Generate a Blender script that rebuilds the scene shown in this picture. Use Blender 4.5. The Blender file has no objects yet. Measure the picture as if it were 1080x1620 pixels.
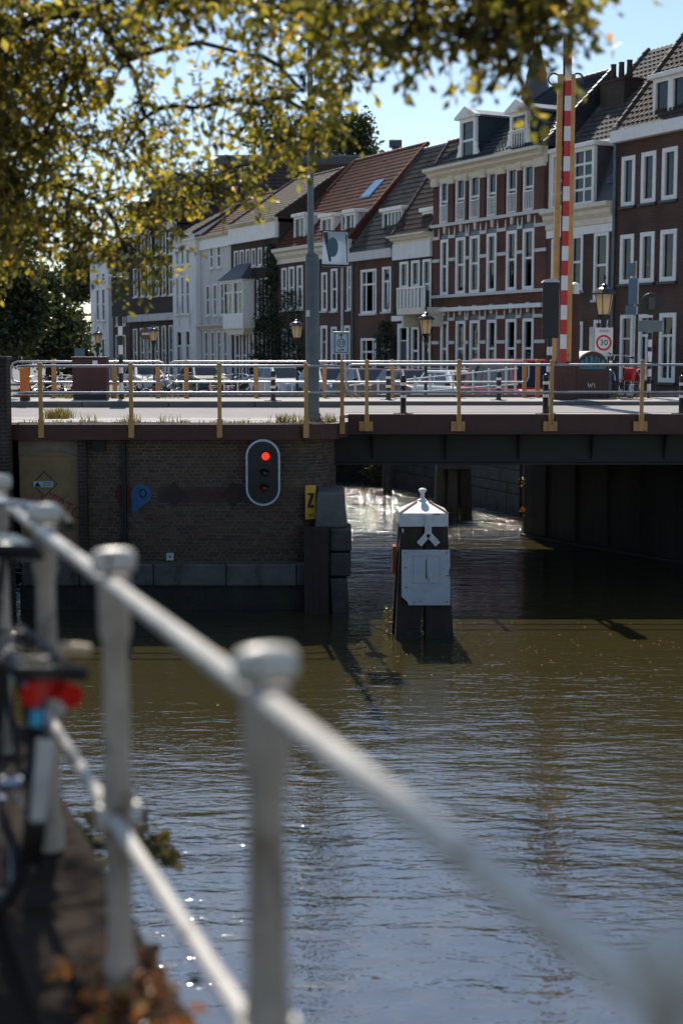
import bpy, math, random
import numpy as np
from mathutils import Vector, Matrix
R = random.Random(7)
NR = np.random.default_rng(7)
scene = bpy.context.scene
COL = scene.collection
rad = math.radians

# ---------------------------------------------------------------- camera, sky, sun, exposure
FPX, HOR = 2250.0, 560.0                    # focal length in photo pixels (50 mm), horizon row
PIT = math.atan((810 - HOR) / FPX)
CAMZ = 1.29                                 # eye above the bridge deck (z = 0)
cam_d = bpy.data.cameras.new('camera')
cam = bpy.data.objects.new('camera', cam_d); COL.objects.link(cam)
cam.location = (0, 0, CAMZ); cam.rotation_euler = (math.pi/2 - PIT, 0, 0)
cam_d.sensor_fit = 'VERTICAL'; cam_d.sensor_height = 36; cam_d.sensor_width = 24; cam_d.lens = 50
cam_d.clip_start = .05; cam_d.clip_end = 3000
cam_d.dof.use_dof = True; cam_d.dof.focus_distance = 27.5; cam_d.dof.aperture_fstop = 1.55
scene.camera = cam

SUN_AZ, SUN_EL = -7.0, 47.0                 # degrees, azimuth from straight ahead (+y) to the right
w = bpy.data.worlds.new('World'); scene.world = w; w.use_nodes = True
nt = w.node_tree; bg = nt.nodes['Background']
sky = nt.nodes.new('ShaderNodeTexSky'); sky.sky_type = 'NISHITA'; sky.sun_disc = False
sky.sun_elevation = rad(SUN_EL); sky.sun_rotation = rad(SUN_AZ)
sky.air_density = 1.0; sky.dust_density = .3; sky.ozone_density = 1.3
nt.links.new(sky.outputs[0], bg.inputs[0]); bg.inputs[1].default_value = .105
sd = bpy.data.lights.new('sun', 'SUN'); sun = bpy.data.objects.new('sun', sd); COL.objects.link(sun)
sd.energy = 3.8; sd.angle = rad(.55); sd.color = (1, .93, .82)
sv = Vector((math.sin(rad(SUN_AZ))*math.cos(rad(SUN_EL)), math.cos(rad(SUN_AZ))*math.cos(rad(SUN_EL)), math.sin(rad(SUN_EL))))
sun.rotation_euler = sv.to_track_quat('Z', 'Y').to_euler(); sun.location = (0, 40, 60)
vs = scene.view_settings
vs.view_transform = 'Standard'; vs.look = 'None'; vs.exposure = 0.4; vs.gamma = 1; vs.use_curve_mapping = False
scene.cycles.use_denoising = True
scene.cycles.max_bounces = 8; scene.cycles.transparent_max_bounces = 12
scene.cycles.caustics_reflective = False; scene.cycles.caustics_refractive = False
scene.cycles.sample_clamp_indirect = 6

# ---------------------------------------------------------------- helpers
CP, SP = math.cos(PIT), math.sin(PIT)
def ray(px, py):
    u = (px-540)/FPX; v = (810-py)/FPX; y = CP+v*SP
    return u/y, (-SP+v*CP)/y
def at(px, py, Y):                           # the point at distance Y seen at a photo pixel
    x, z = ray(px, py); return Vector((x*Y, Y, CAMZ+z*Y))
def onz(px, py, z):                          # the point at height z seen at a photo pixel
    x, zz = ray(px, py); Y = (z-CAMZ)/zz; return Vector((x*Y, Y, z))
STREET, WATER, QUAY = -.75, -3.35, -.3
FP = (10.6, 53.0); FK = -.531                # house fronts stand on the line X = FP0 + FK (Y - FP1)
FN = math.hypot(1, FK); FR = Vector((-FK/FN, -1/FN)); FB = Vector((1/FN, -FK/FN))   # along the fronts (to the right), into the houses
FANG = math.atan2(FR.y, FR.x)
def fac(px, py):
    x, z = ray(px, py); Y = (FP[0]-FK*FP[1])/(x-FK)
    X = x*Y; return ((X-FP[0])*FR.x+(Y-FP[1])*FR.y, CAMZ+z*Y)
def fworld(u, b=0, z=0): return Vector((FP[0]+FR.x*u+FB.x*b, FP[1]+FR.y*u+FB.y*b, z))

class MB:
    def __init__(s): s.v, s.f, s.m = [], [], []
    def add(s, vs, fs, mi=0):
        b = len(s.v); s.v += [tuple(x) for x in vs]; s.f += [[b+i for i in f] for f in fs]; s.m += [mi]*len(fs); return s
    def box(s, x0, y0, z0, x1, y1, z1, mi=0):
        x0, x1 = min(x0, x1), max(x0, x1); y0, y1 = min(y0, y1), max(y0, y1); z0, z1 = min(z0, z1), max(z0, z1)
        return s.add([(x0,y0,z0),(x1,y0,z0),(x1,y1,z0),(x0,y1,z0),(x0,y0,z1),(x1,y0,z1),(x1,y1,z1),(x0,y1,z1)],
                     [(3,2,1,0),(4,5,6,7),(0,1,5,4),(1,2,6,5),(2,3,7,6),(3,0,4,7)], mi)
    def poly(s, pts, mi=0): return s.add(pts, [tuple(range(len(pts)))], mi)
    def prism(s, poly, y0, y1, mi=0, axis='y'):      # polygon in (a, c) swept along the axis
        n = len(poly)
        P = {'y': lambda a, c, t: (a, t, c), 'x': lambda a, c, t: (t, a, c), 'z': lambda a, c, t: (a, c, t)}[axis]
        v = [P(a, c, y0) for a, c in poly]+[P(a, c, y1) for a, c in poly]
        f = [tuple(range(n)), tuple(range(2*n-1, n-1, -1))]+[(i, i+n, (i+1) % n+n, (i+1) % n) for i in range(n)]
        return s.add(v, f, mi)
    def tube(s, pts, r, n=8, mi=0, cap=True):
        pts = [Vector(p) for p in pts]; m = len(pts); rs = r if isinstance(r, (list, tuple)) else [r]*m
        v = []; up = None
        for i, p in enumerate(pts):
            d = (pts[min(i+1, m-1)]-pts[max(i-1, 0)]).normalized()
            if up is None:
                up = Vector((0, 0, 1)) if abs(d.z) < .9 else Vector((1, 0, 0))
            a = d.cross(up).normalized(); b = a.cross(d).normalized(); up = b
            for k in range(n):
                t = 2*math.pi*k/n; v.append(p+(a*math.cos(t)+b*math.sin(t))*rs[i])
        f = []
        for i in range(m-1):
            for k in range(n):
                f.append((i*n+k, i*n+(k+1) % n, (i+1)*n+(k+1) % n, (i+1)*n+k))
        if cap: f += [tuple(range(n-1, -1, -1)), tuple(range((m-1)*n, m*n))]
        return s.add(v, f, mi)
    def lathe(s, prof, n=16, c=(0,0,0), mi=0, axis='z'):
        v = []; m = len(prof)
        for r, h in prof:
            for k in range(n):
                t = 2*math.pi*k/n; a, b = r*math.cos(t), r*math.sin(t)
                q = {'z': (a, b, h), 'y': (a, h, b), 'x': (h, a, b)}[axis]
                v.append((q[0]+c[0], q[1]+c[1], q[2]+c[2]))
        f = [(i*n+k, i*n+(k+1) % n, (i+1)*n+(k+1) % n, (i+1)*n+k) for i in range(m-1) for k in range(n)]
        f += [tuple(range(n-1, -1, -1)), tuple(range((m-1)*n, m*n))]
        return s.add(v, f, mi)
    def beam(s, a, b, w, h, mi=0):
        a, b = Vector(a), Vector(b); d = (b-a).normalized()
        up = Vector((0, 0, 1)) if abs(d.z) < .95 else Vector((0, 1, 0))
        x = d.cross(up).normalized()*w/2; y = x.cross(d).normalized()*h/2
        v = [a-x-y, a+x-y, a+x+y, a-x+y, b-x-y, b+x-y, b+x+y, b-x+y]
        return s.add(v, [(3,2,1,0),(4,5,6,7),(0,1,5,4),(1,2,6,5),(2,3,7,6),(3,0,4,7)], mi)
    def xform(s, M):
        s.v = [tuple(M @ Vector(p)) for p in s.v]; return s
    def mesh(s, name, mats, smooth=False):
        me = bpy.data.meshes.new(name); me.from_pydata(s.v, [], s.f)
        for m in (mats if isinstance(mats, (list, tuple)) else [mats]): me.materials.append(M[m])
        if any(s.m): me.polygons.foreach_set('material_index', s.m)
        me.update()
        import bmesh
        bm = bmesh.new(); bm.from_mesh(me); bmesh.ops.recalc_face_normals(bm, faces=bm.faces); bm.to_mesh(me); bm.free()
        if smooth:
            me.polygons.foreach_set('use_smooth', [True]*len(me.polygons))
            try: me.set_sharp_from_angle(angle=rad(40))
            except Exception: pass
        return me
    def build(s, name, mats, parent=None, smooth=False, bevel=0, seg=2):
        return link(name, s.mesh(name, mats, smooth), parent, bevel, seg)
def link(name, me, parent=None, bevel=0, seg=2):
    o = bpy.data.objects.new(name, me); COL.objects.link(o); o.parent = parent
    if bevel:
        b = o.modifiers.new('bevel', 'BEVEL'); b.width = bevel; b.segments = seg; b.limit_method = 'ANGLE'; b.angle_limit = rad(35)
    return o
def tag(o, label=None, cat=None, group=None, kind=None):
    if label: o['label'] = label
    if cat: o['category'] = cat
    if group: o['group'] = group
    if kind: o['kind'] = kind
    return o
def empty(name, loc=(0,0,0), rz=0, label=None, cat=None, group=None, kind=None):
    o = bpy.data.objects.new(name, None); COL.objects.link(o); o.location = loc; o.rotation_euler = (0, 0, rz)
    o.empty_display_size = .2
    return tag(o, label, cat, group, kind)
def kids(o): return [c for c in bpy.data.objects if c.parent == o]
def copy_tree(o, parent=None):
    c = o.copy(); COL.objects.link(c); c.parent = parent
    for ch in list(o.children): copy_tree(ch, c)
    return c
def text_mesh(name, body, size, mat, parent, loc, rot=(math.pi/2, 0, 0), ext=.004, align='CENTER', sx=1.0):
    cu = bpy.data.curves.new(name, 'FONT'); cu.body = body; cu.size = size; cu.extrude = ext; cu.align_x = align; cu.align_y = 'CENTER'
    cu.resolution_u = 3
    t = bpy.data.objects.new(name+'_curve', cu); COL.objects.link(t)
    bpy.context.view_layer.update()
    me = bpy.data.meshes.new_from_object(t.evaluated_get(bpy.context.evaluated_depsgraph_get()))
    bpy.data.objects.remove(t); bpy.data.curves.remove(cu)
    me.materials.clear(); me.materials.append(M[mat]); me.name = name
    o = link(name, me, parent); o.location = Vector(loc)-(parent.location if parent.name in WORLD else Vector((0,0,0))); o.rotation_euler = rot; o.scale = (sx, 1, 1)
    return o

# ---------------------------------------------------------------- materials
M = {}
def nodes(name):
    m = bpy.data.materials.new(name); m.use_nodes = True; M[name] = m
    return m, m.node_tree, m.node_tree.nodes['Principled BSDF']
def mat(name, col, rough=.6, var=.25, scale=6.0, bump=.0, bscale=40.0, metal=0, spec=.5, streak=0, coord='Object', wear=None):
    """plain surface: base colour broken up by two noises (blotches and fine grain), optional vertical streaks and relief"""
    m, t, p = nodes(name)
    tc = t.nodes.new('ShaderNodeTexCoord'); src = tc.outputs[coord]
    n1 = t.nodes.new('ShaderNodeTexNoise'); n1.inputs['Scale'].default_value = scale; n1.inputs['Detail'].default_value = 6; n1.inputs['Roughness'].default_value = .65
    if streak:
        mp = t.nodes.new('ShaderNodeMapping'); mp.inputs['Scale'].default_value = (1, 1, streak); t.links.new(src, mp.inputs[0]); t.links.new(mp.outputs[0], n1.inputs['Vector'])
    else: t.links.new(src, n1.inputs['Vector'])
    cr = t.nodes.new('ShaderNodeValToRGB')
    c = Vector(col); e = cr.color_ramp.elements
    e[0].position = .3; e[1].position = .72
    e[0].color = (*[max(0, x*(1-var)) for x in c], 1); e[1].color = (*[min(1, x*(1+var*.7)) for x in c], 1)
    t.links.new(n1.outputs[0], cr.inputs[0]); out = cr.outputs[0]
    if wear:                                  # chips, rust, moss or grime in patches of their own: (colour, noise scale, threshold)
        wc, wsc, th = wear
        mp2 = t.nodes.new('ShaderNodeMapping'); mp2.inputs['Scale'].default_value = (1, 1, .45); mp2.inputs['Location'].default_value = (3.1, 7.7, 1.3); t.links.new(src, mp2.inputs[0])
        n3 = t.nodes.new('ShaderNodeTexNoise'); n3.inputs['Scale'].default_value = wsc; n3.inputs['Detail'].default_value = 8; n3.inputs['Roughness'].default_value = .7; t.links.new(mp2.outputs[0], n3.inputs['Vector'])
        w2 = t.nodes.new('ShaderNodeMapRange'); w2.inputs[1].default_value = th; w2.inputs[2].default_value = th+.09; t.links.new(n3.outputs[0], w2.inputs[0])
        mx = t.nodes.new('ShaderNodeMix'); mx.data_type = 'RGBA'; t.links.new(w2.outputs[0], mx.inputs[0]); t.links.new(out, mx.inputs[6]); mx.inputs[7].default_value = (*wc, 1); out = mx.outputs[2]
    t.links.new(out, p.inputs['Base Color'])
    p.inputs['Roughness'].default_value = rough; p.inputs['Metallic'].default_value = metal; p.inputs['Specular IOR Level'].default_value = spec
    if bump:
        n2 = t.nodes.new('ShaderNodeTexNoise'); n2.inputs['Scale'].default_value = bscale; n2.inputs['Detail'].default_value = 4
        t.links.new(src, n2.inputs['Vector'])
        b = t.nodes.new('ShaderNodeBump'); b.inputs['Strength'].default_value = bump; b.inputs['Distance'].default_value = .02
        t.links.new(n2.outputs[0], b.inputs['Height']); t.links.new(b.outputs[0], p.inputs['Normal'])
    return m
def brickmat(name, c1, c2, mortar, bw=.22, bh=.065, ms=.012, rough=.85):
    """far masonry, bricks of one or two pixels: brick texture laid along the wall, with relief and soot"""
    m, t, p = nodes(name)
    tc = t.nodes.new('ShaderNodeTexCoord'); sx = t.nodes.new('ShaderNodeSeparateXYZ'); t.links.new(tc.outputs['Object'], sx.inputs[0])
    ad = t.nodes.new('ShaderNodeMath'); t.links.new(sx.outputs[0], ad.inputs[0]); t.links.new(sx.outputs[1], ad.inputs[1])
    cb = t.nodes.new('ShaderNodeCombineXYZ'); t.links.new(ad.outputs[0], cb.inputs[0]); t.links.new(sx.outputs[2], cb.inputs[1])
    b = t.nodes.new('ShaderNodeTexBrick'); t.links.new(cb.outputs[0], b.inputs['Vector'])
    b.inputs['Scale'].default_value = 1; b.inputs['Brick Width'].default_value = bw; b.inputs['Row Height'].default_value = bh
    b.inputs['Mortar Size'].default_value = ms; b.inputs['Mortar Smooth'].default_value = .3; b.inputs['Bias'].default_value = -.1
    b.inputs['Color1'].default_value = (*c1, 1); b.inputs['Color2'].default_value = (*c2, 1); b.inputs['Mortar'].default_value = (*mortar, 1)
    n = t.nodes.new('ShaderNodeTexNoise'); n.inputs['Scale'].default_value = .7; n.inputs['Detail'].default_value = 7; t.links.new(tc.outputs['Object'], n.inputs['Vector'])
    mr = t.nodes.new('ShaderNodeMapRange'); mr.inputs[1].default_value = .3; mr.inputs[2].default_value = .7; mr.inputs[3].default_value = .65; mr.inputs[4].default_value = 1.25
    t.links.new(n.outputs[0], mr.inputs[0])
    mx = t.nodes.new('ShaderNodeMix'); mx.data_type = 'RGBA'; mx.blend_type = 'MULTIPLY'; mx.inputs[0].default_value = 1
    t.links.new(b.outputs[0], mx.inputs[6]); t.links.new(mr.outputs[0], mx.inputs[7]); t.links.new(mx.outputs[2], p.inputs['Base Color'])
    bp = t.nodes.new('ShaderNodeBump'); bp.inputs['Strength'].default_value = .5; bp.inputs['Distance'].default_value = .01; bp.invert = True
    t.links.new(b.outputs['Fac'], bp.inputs['Height']); t.links.new(bp.outputs[0], p.inputs['Normal'])
    p.inputs['Roughness'].default_value = rough; p.inputs['Specular IOR Level'].default_value = .25
def leafmat(name, cols, trans=.5, tcol=(.5,.5,.05)):
    m, t, p = nodes(name)
    g = t.nodes.new('ShaderNodeNewGeometry'); cr = t.nodes.new('ShaderNodeValToRGB')
    el = cr.color_ramp.elements
    for i, (pos, c) in enumerate(cols):
        e = el[i] if i < 2 else el.new(pos)
        e.position = pos; e.color = (*c, 1)
    t.links.new(g.outputs['Random Per Island'], cr.inputs[0]); t.links.new(cr.outputs[0], p.inputs['Base Color'])
    p.inputs['Roughness'].default_value = .38; p.inputs['Specular IOR Level'].default_value = .5
    tr = t.nodes.new('ShaderNodeBsdfTranslucent'); mx = t.nodes.new('ShaderNodeMix'); mx.data_type = 'RGBA'; mx.blend_type = 'MULTIPLY'; mx.inputs[0].default_value = 1
    sc = t.nodes.new('ShaderNodeMix'); sc.data_type = 'RGBA'; sc.blend_type = 'MULTIPLY'; sc.inputs[0].default_value = 1
    t.links.new(cr.outputs[0], sc.inputs[6]); sc.inputs[7].default_value = (*tcol, 1)
    t.links.new(sc.outputs[2], tr.inputs[0])
    ms = t.nodes.new('ShaderNodeMixShader'); ms.inputs[0].default_value = trans
    out = t.nodes['Material Output']; t.links.new(p.outputs[0], ms.inputs[1]); t.links.new(tr.outputs[0], ms.inputs[2]); t.links.new(ms.outputs[0], out.inputs[0])

# masonry
brickmat('brick_brown', (.098,.05,.037), (.07,.037,.029), (.11,.082,.07))
brickmat('brick_red', (.15,.05,.033), (.11,.037,.026), (.13,.085,.068))
brickmat('brick_dark', (.058,.036,.03), (.042,.028,.025), (.08,.066,.058))
brickmat('brick_sepia', (.108,.056,.038), (.08,.043,.031), (.115,.08,.063))
mat('plaster_white', (.78,.77,.75), .8, .12, 1.5, .1, 20, streak=.3, wear=((.36,.35,.33), .8, .6))
mat('plaster_grey', (.6,.58,.565), .8, .14, 1.2, .1, 20, streak=.3, wear=((.3,.29,.27), .8, .6))
mat('paint_white', (.82,.81,.78), .5, .1, 3, wear=((.5,.48,.44), 2.0, .62))
mat('paint_cream', (.7,.63,.5), .5, .14, 3, wear=((.42,.36,.28), 2.2, .62))
mat('paint_blueblack', (.03,.045,.055), .45, .3, 2)
mat('stone_band', (.62,.61,.58), .7, .15, 5)
mat('zinc', (.13,.16,.18), .5, .3, 3, metal=.3)
mat('lead_slate', (.07,.08,.09), .55, .35, 5, .2, 30)
mat('tile_red', (.15,.04,.024), .68, .5, 2.2, spec=.3, wear=((.07,.035,.025), 1.2, .5))
mat('tile_brown', (.075,.05,.04), .68, .45, 2.0, spec=.3, wear=((.035,.03,.024), 1.2, .55))
mat('tile_black', (.03,.034,.04), .4, .4, 2.0, spec=.5)
mat('tile_grey', (.085,.08,.072), .68, .4, 2.0, spec=.3, wear=((.04,.042,.03), 1.2, .55))
mat('curtain', (.34,.33,.31), .9, .15, 2)
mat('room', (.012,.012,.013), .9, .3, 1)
mat('mortar', (.3,.25,.2), .95, .3, 4, .3, 60)
mat('pier_brick_a', (.1,.06,.043), .8, .4, 8, .35, 60, wear=((.06,.06,.045), 1.4, .58))
mat('pier_brick_b', (.125,.075,.052), .8, .4, 8, .35, 60, wear=((.06,.06,.045), 1.4, .58))
mat('pier_brick_c', (.075,.052,.042), .8, .4, 8, .35, 60, wear=((.06,.06,.045), 1.4, .58))
mat('wet_stone', (.07,.068,.064), .65, .45, 3, .5, 18, wear=((.035,.045,.022), 2.2, .52))
mat('stone_pale', (.14,.132,.12), .75, .35, 2.5, .5, 18, wear=((.05,.055,.035), 2.0, .56))
mat('algae_wall', (.03,.03,.024), .7, .5, 2.5, .5, 20, wear=((.028,.042,.014), 2.5, .5))
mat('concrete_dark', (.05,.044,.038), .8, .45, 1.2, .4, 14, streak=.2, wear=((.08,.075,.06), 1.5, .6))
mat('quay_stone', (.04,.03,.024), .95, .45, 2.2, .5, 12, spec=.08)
mat('paving', (.46,.42,.39), .85, .22, 1.4, .3, 30, wear=((.2,.18,.16), 1.6, .58))
mat('asphalt', (.32,.295,.28), .9, .15, 1.2, .3, 60, wear=((.24,.22,.21), 1.1, .6))
mat('kerb', (.12,.115,.11), .8, .2, 4)
mat('street_ground', (.2,.18,.165), .9, .25, .6, .2, 20)
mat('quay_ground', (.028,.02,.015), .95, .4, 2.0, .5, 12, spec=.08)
# paint and metal of the bridge
mat('oxblood', (.06,.013,.011), .5, .35, 3, wear=((.075,.03,.018), 3, .6))
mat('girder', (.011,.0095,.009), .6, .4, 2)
mat('ochre', (.6,.31,.095), .5, .22, 4, wear=((.2,.1,.05), 7, .6))
mat('ochre_wood', (.5,.24,.085), .6, .25, 5)
mat('galvanised', (.4,.41,.45), .42, .25, 8, metal=.5)
mat('red_paint', (.55,.012,.012), .4, .12, 4)
mat('white_enamel', (.75,.74,.72), .4, .08, 4)
mat('black_paint', (.012,.013,.014), .45, .3, 5)
mat('black_gloss', (.012,.013,.015), .22, .3, 5)
mat('steel_grey', (.13,.165,.18), .45, .2, 3, metal=.25)
mat('sign_blue', (.07,.14,.2), .4, .2, 3)
mat('orange_paint', (.62,.16,.015), .5, .15, 6)
mat('wood_dark', (.042,.031,.024), .8, .5, 7, .6, 30, streak=.08, wear=((.03,.045,.016), 3, .58))
mat('wood_grey', (.12,.105,.09), .85, .5, 7, .6, 30, streak=.08)
mat('board_white', (.55,.6,.64), .6, .14, 3.5, .1, 20, wear=((.26,.28,.24), 5, .62))
mat('cap_white', (.72,.72,.72), .5, .2, 5, wear=((.34,.26,.2), 7, .6))
mat('rust', (.3,.07,.03), .8, .4, 20)
mat('faded_pink', (.55,.38,.42), .7, .25, 20)
mat('door_ochre', (.3,.2,.1), .7, .25, 3)
mat('mural_dark', (.05,.034,.028), .8, .3, 6)
mat('graffiti_red', (.4,.03,.035), .7, .2, 8)
mat('graffiti_dark', (.022,.017,.015), .8, .2, 8)
mat('graffiti_maroon', (.13,.024,.02), .8, .3, 8)
mat('graffiti_blue', (.03,.13,.28), .7, .2, 8)
mat('graffiti_cyan', (.02,.25,.32), .6, .2, 8)
mat('sign_yellow', (.75,.42,.04), .5, .15, 6)
mat('sign_white', (.75,.75,.74), .45, .06, 4)
mat('sign_pale', (.5,.6,.68), .35, .1, 3)
mat('lens_green', (.0,.035,.025), .2, .1, 4)
mat('lens_dark_red', (.1,.012,.01), .2, .1, 4)
mat('rail_white', (.68,.63,.56), .35, .22, 9, .15, 60, wear=((.22,.14,.09), 14, .55))
mat('rail_shaft', (.46,.38,.31), .45, .3, 7, .2, 60, wear=((.14,.08,.05), 9, .56))
mat('rubber', (.014,.014,.015), .8, .2, 10)
mat('chrome', (.55,.55,.56), .2, .1, 8, metal=.95)
mat('tan_bar', (.5,.36,.22), .5, .2, 8)
mat('reflector_red', (.55,.008,.008), .15, .1, 8)
mat('cyan_paint', (.03,.4,.6), .35, .1, 8)
mat('bark', (.045,.034,.026), .9, .45, 6, .8, 25, streak=.3)
mat('soil', (.07,.045,.03), .95, .4, 6, .6, 20)
for nm, c in [('car_silver', (.42,.44,.46)), ('car_white', (.72,.72,.71)), ('car_red', (.42,.008,.01)), ('car_dark', (.025,.03,.035)),
              ('car_blue', (.12,.2,.27)), ('car_plum', (.07,.02,.04))]:
    m_ = mat(nm, c, .35, .05, 3); m_.node_tree.nodes['Principled BSDF'].inputs['Coat Weight'].default_value = .2
# leaves
leafmat('leaf_gold', [(0, (.036,.042,.012)), (.35, (.085,.086,.02)), (.7, (.16,.145,.034)), (.95, (.27,.225,.065)), (1, (.32,.17,.045))], .52, (3.7,3.4,1.8))
leafmat('leaf_green', [(0, (.022,.032,.015)), (.5, (.045,.06,.025)), (1, (.09,.1,.035))], .35, (1.4,1.5,.7))
leafmat('leaf_ivy', [(0, (.012,.022,.012)), (.5, (.025,.042,.018)), (1, (.045,.06,.022))], .25, (1.2,1.4,.7))
leafmat('leaf_dry', [(0, (.14,.06,.02)), (.4, (.32,.13,.04)), (.8, (.4,.2,.07)), (1, (.2,.16,.05))], .3, (1.4,1.1,.6))
leafmat('leaf_weed', [(0, (.11,.1,.03)), (.5, (.2,.165,.055)), (1, (.3,.23,.1))], .4, (1.3,1.25,.7))
# lantern glass: milky, lets the sun through
m, t, p = nodes('milk_glass')
p.inputs['Base Color'].default_value = (.75,.62,.42,1); p.inputs['Roughness'].default_value = .35
tr = t.nodes.new('ShaderNodeBsdfTranslucent'); tr.inputs[0].default_value = (.95,.78,.5,1)
ms = t.nodes.new('ShaderNodeMixShader'); ms.inputs[0].default_value = .6
t.links.new(p.outputs[0], ms.inputs[1]); t.links.new(tr.outputs[0], ms.inputs[2]); t.links.new(ms.outputs[0], t.nodes['Material Output'].inputs[0])
m, t, p = nodes('banner_film')
p.inputs['Base Color'].default_value = (.7,.74,.78,1); p.inputs['Roughness'].default_value = .25
tr = t.nodes.new('ShaderNodeBsdfTranslucent'); tr.inputs[0].default_value = (.62,.72,.8,1)
ms = t.nodes.new('ShaderNodeMixShader'); ms.inputs[0].default_value = .5
t.links.new(p.outputs[0], ms.inputs[1]); t.links.new(tr.outputs[0], ms.inputs[2]); t.links.new(ms.outputs[0], t.nodes['Material Output'].inputs[0])
# window glass: looks into a dark room, mirrors sky and trees, slightly wavy
m, t, p = nodes('glass')
tr = t.nodes.new('ShaderNodeBsdfTransparent'); tr.inputs[0].default_value = (.62,.68,.68,1)
gl = t.nodes.new('ShaderNodeBsdfGlossy'); gl.inputs['Roughness'].default_value = .02; gl.inputs[0].default_value = (.85,.92,1,1)
fr = t.nodes.new('ShaderNodeFresnel'); fr.inputs[0].default_value = 1.52
mr = t.nodes.new('ShaderNodeMath'); mr.operation = 'MULTIPLY'; mr.inputs[1].default_value = 1.15; mr.use_clamp = True; t.links.new(fr.outputs[0], mr.inputs[0])
tc = t.nodes.new('ShaderNodeTexCoord'); nz = t.nodes.new('ShaderNodeTexNoise'); nz.inputs['Scale'].default_value = 1.3; t.links.new(tc.outputs['Object'], nz.inputs['Vector'])
bp = t.nodes.new('ShaderNodeBump'); bp.inputs['Strength'].default_value = .12; bp.inputs['Distance'].default_value = .1; t.links.new(nz.outputs[0], bp.inputs['Height']); t.links.new(bp.outputs[0], gl.inputs['Normal'])
ms = t.nodes.new('ShaderNodeMixShader'); t.links.new(mr.outputs[0], ms.inputs[0]); t.links.new(tr.outputs[0], ms.inputs[1]); t.links.new(gl.outputs[0], ms.inputs[2])
t.links.new(ms.outputs[0], t.nodes['Material Output'].inputs[0])
mat('car_glass', (.012,.018,.022), .08, .2, 2, spec=.4)
mat('sky_glass', (.05,.2,.32), .08, .1, 2, spec=.9)
# the one lit lamp of the scene: the red signal
m, t, p = nodes('lens_red_lit'); p.inputs['Base Color'].default_value = (.6,.02,.015,1); p.inputs['Emission Color'].default_value = (1,.03,.02,1); p.inputs['Emission Strength'].default_value = 1.0
# canal water: turbid olive body, wind ripples in three sizes
m, t, p = nodes('water')
tc = t.nodes.new('ShaderNodeTexCoord')
def noise(scale, sxyz, detail=3, rough=.55, dist=0):
    mp = t.nodes.new('ShaderNodeMapping'); mp.inputs['Scale'].default_value = sxyz; t.links.new(tc.outputs['Object'], mp.inputs[0])
    n = t.nodes.new('ShaderNodeTexNoise'); n.inputs['Scale'].default_value = scale; n.inputs['Detail'].default_value = detail; n.inputs['Roughness'].default_value = rough; n.inputs['Distortion'].default_value = dist
    t.links.new(mp.outputs[0], n.inputs['Vector']); return n.outputs[0]
def mth(op, a, b):
    q = t.nodes.new('ShaderNodeMath'); q.operation = op
    for i, x in enumerate((a, b)):
        if isinstance(x, (int, float)): q.inputs[i].default_value = x
        else: t.links.new(x, q.inputs[i])
    return q.outputs[0]
h1 = noise(1.1, (.55,1.5,1), 2, .5, .6)
h2 = noise(3.2, (.6,1.7,1), 3, .55, .5)
h3 = noise(10., (.75,1.6,1), 2, .5, .2)
calm = noise(.16, (.7,1,1), 2, .5)
hh = mth('ADD', mth('ADD', mth('MULTIPLY', h1, .08), mth('MULTIPLY', h2, .05)), mth('MULTIPLY', h3, .015))
mrn = t.nodes.new('ShaderNodeMapRange'); mrn.inputs[1].default_value = .35; mrn.inputs[2].default_value = .65; mrn.inputs[3].default_value = .6; mrn.inputs[4].default_value = 1.15; t.links.new(calm, mrn.inputs[0])
hh = mth('MULTIPLY', hh, mrn.outputs[0])
sxy = t.nodes.new('ShaderNodeSeparateXYZ'); t.links.new(tc.outputs['Object'], sxy.inputs[0])      # sheltered near the quay, choppy in the open reach beyond the bridge
wnd = t.nodes.new('ShaderNodeMapRange'); wnd.interpolation_type = 'SMOOTHSTEP'; wnd.inputs[1].default_value = 29; wnd.inputs[2].default_value = 42; wnd.inputs[3].default_value = .37; wnd.inputs[4].default_value = 2.6; t.links.new(sxy.outputs[1], wnd.inputs[0])
hh = mth('MULTIPLY', hh, wnd.outputs[0])
bp = t.nodes.new('ShaderNodeBump'); bp.inputs['Strength'].default_value = 1; bp.inputs['Distance'].default_value = 1.0
t.links.new(hh, bp.inputs['Height']); t.links.new(bp.outputs[0], p.inputs['Normal'])
p.inputs['Base Color'].default_value = (.052,.043,.016,1); p.inputs['Roughness'].default_value = .05; p.inputs['IOR'].default_value = 3.4
# ---------------------------------------------------------------- things built straight in world coordinates
WORLD = set()
def wthing(name, loc, label, cat, group=None):
    o = empty(name, loc, 0, label, cat, group); WORLD.add(o.name); return o
_link = link
def link(name, me, parent=None, bevel=0, seg=2):
    o = _link(name, me, parent, bevel, seg)
    if parent is not None and parent.name in WORLD: o.location = -parent.location
    return o
def struct(o): o['kind'] = 'structure'; return o

# ---------------------------------------------------------------- the setting: water, street, quays
b = MB(); b.poly([(-700,-60,WATER),(700,-60,WATER),(700,900,WATER),(-700,900,WATER)])
struct(b.build('canal_water', 'water'))
b = MB(); top = [(-900,36.32),(-.35,36.32),(-.55,52),(.9,52),(5.2,40.8),(7.0,36.32),(900,36.32),(900,2600),(-900,2600)]
b.prism(top, WATER-1, STREET, axis='z')
struct(b.build('far_street', 'street_ground'))
RX = lambda Y: .69-.371*Y                    # line of the railing on the near quay
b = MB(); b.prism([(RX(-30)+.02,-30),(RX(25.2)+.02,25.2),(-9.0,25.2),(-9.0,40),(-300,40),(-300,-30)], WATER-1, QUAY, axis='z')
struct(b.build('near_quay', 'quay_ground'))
b = MB(); b.box(10.6,-60,WATER-1,300,27.0,STREET-.02); struct(b.build('right_bank', 'street_ground'))
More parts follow.
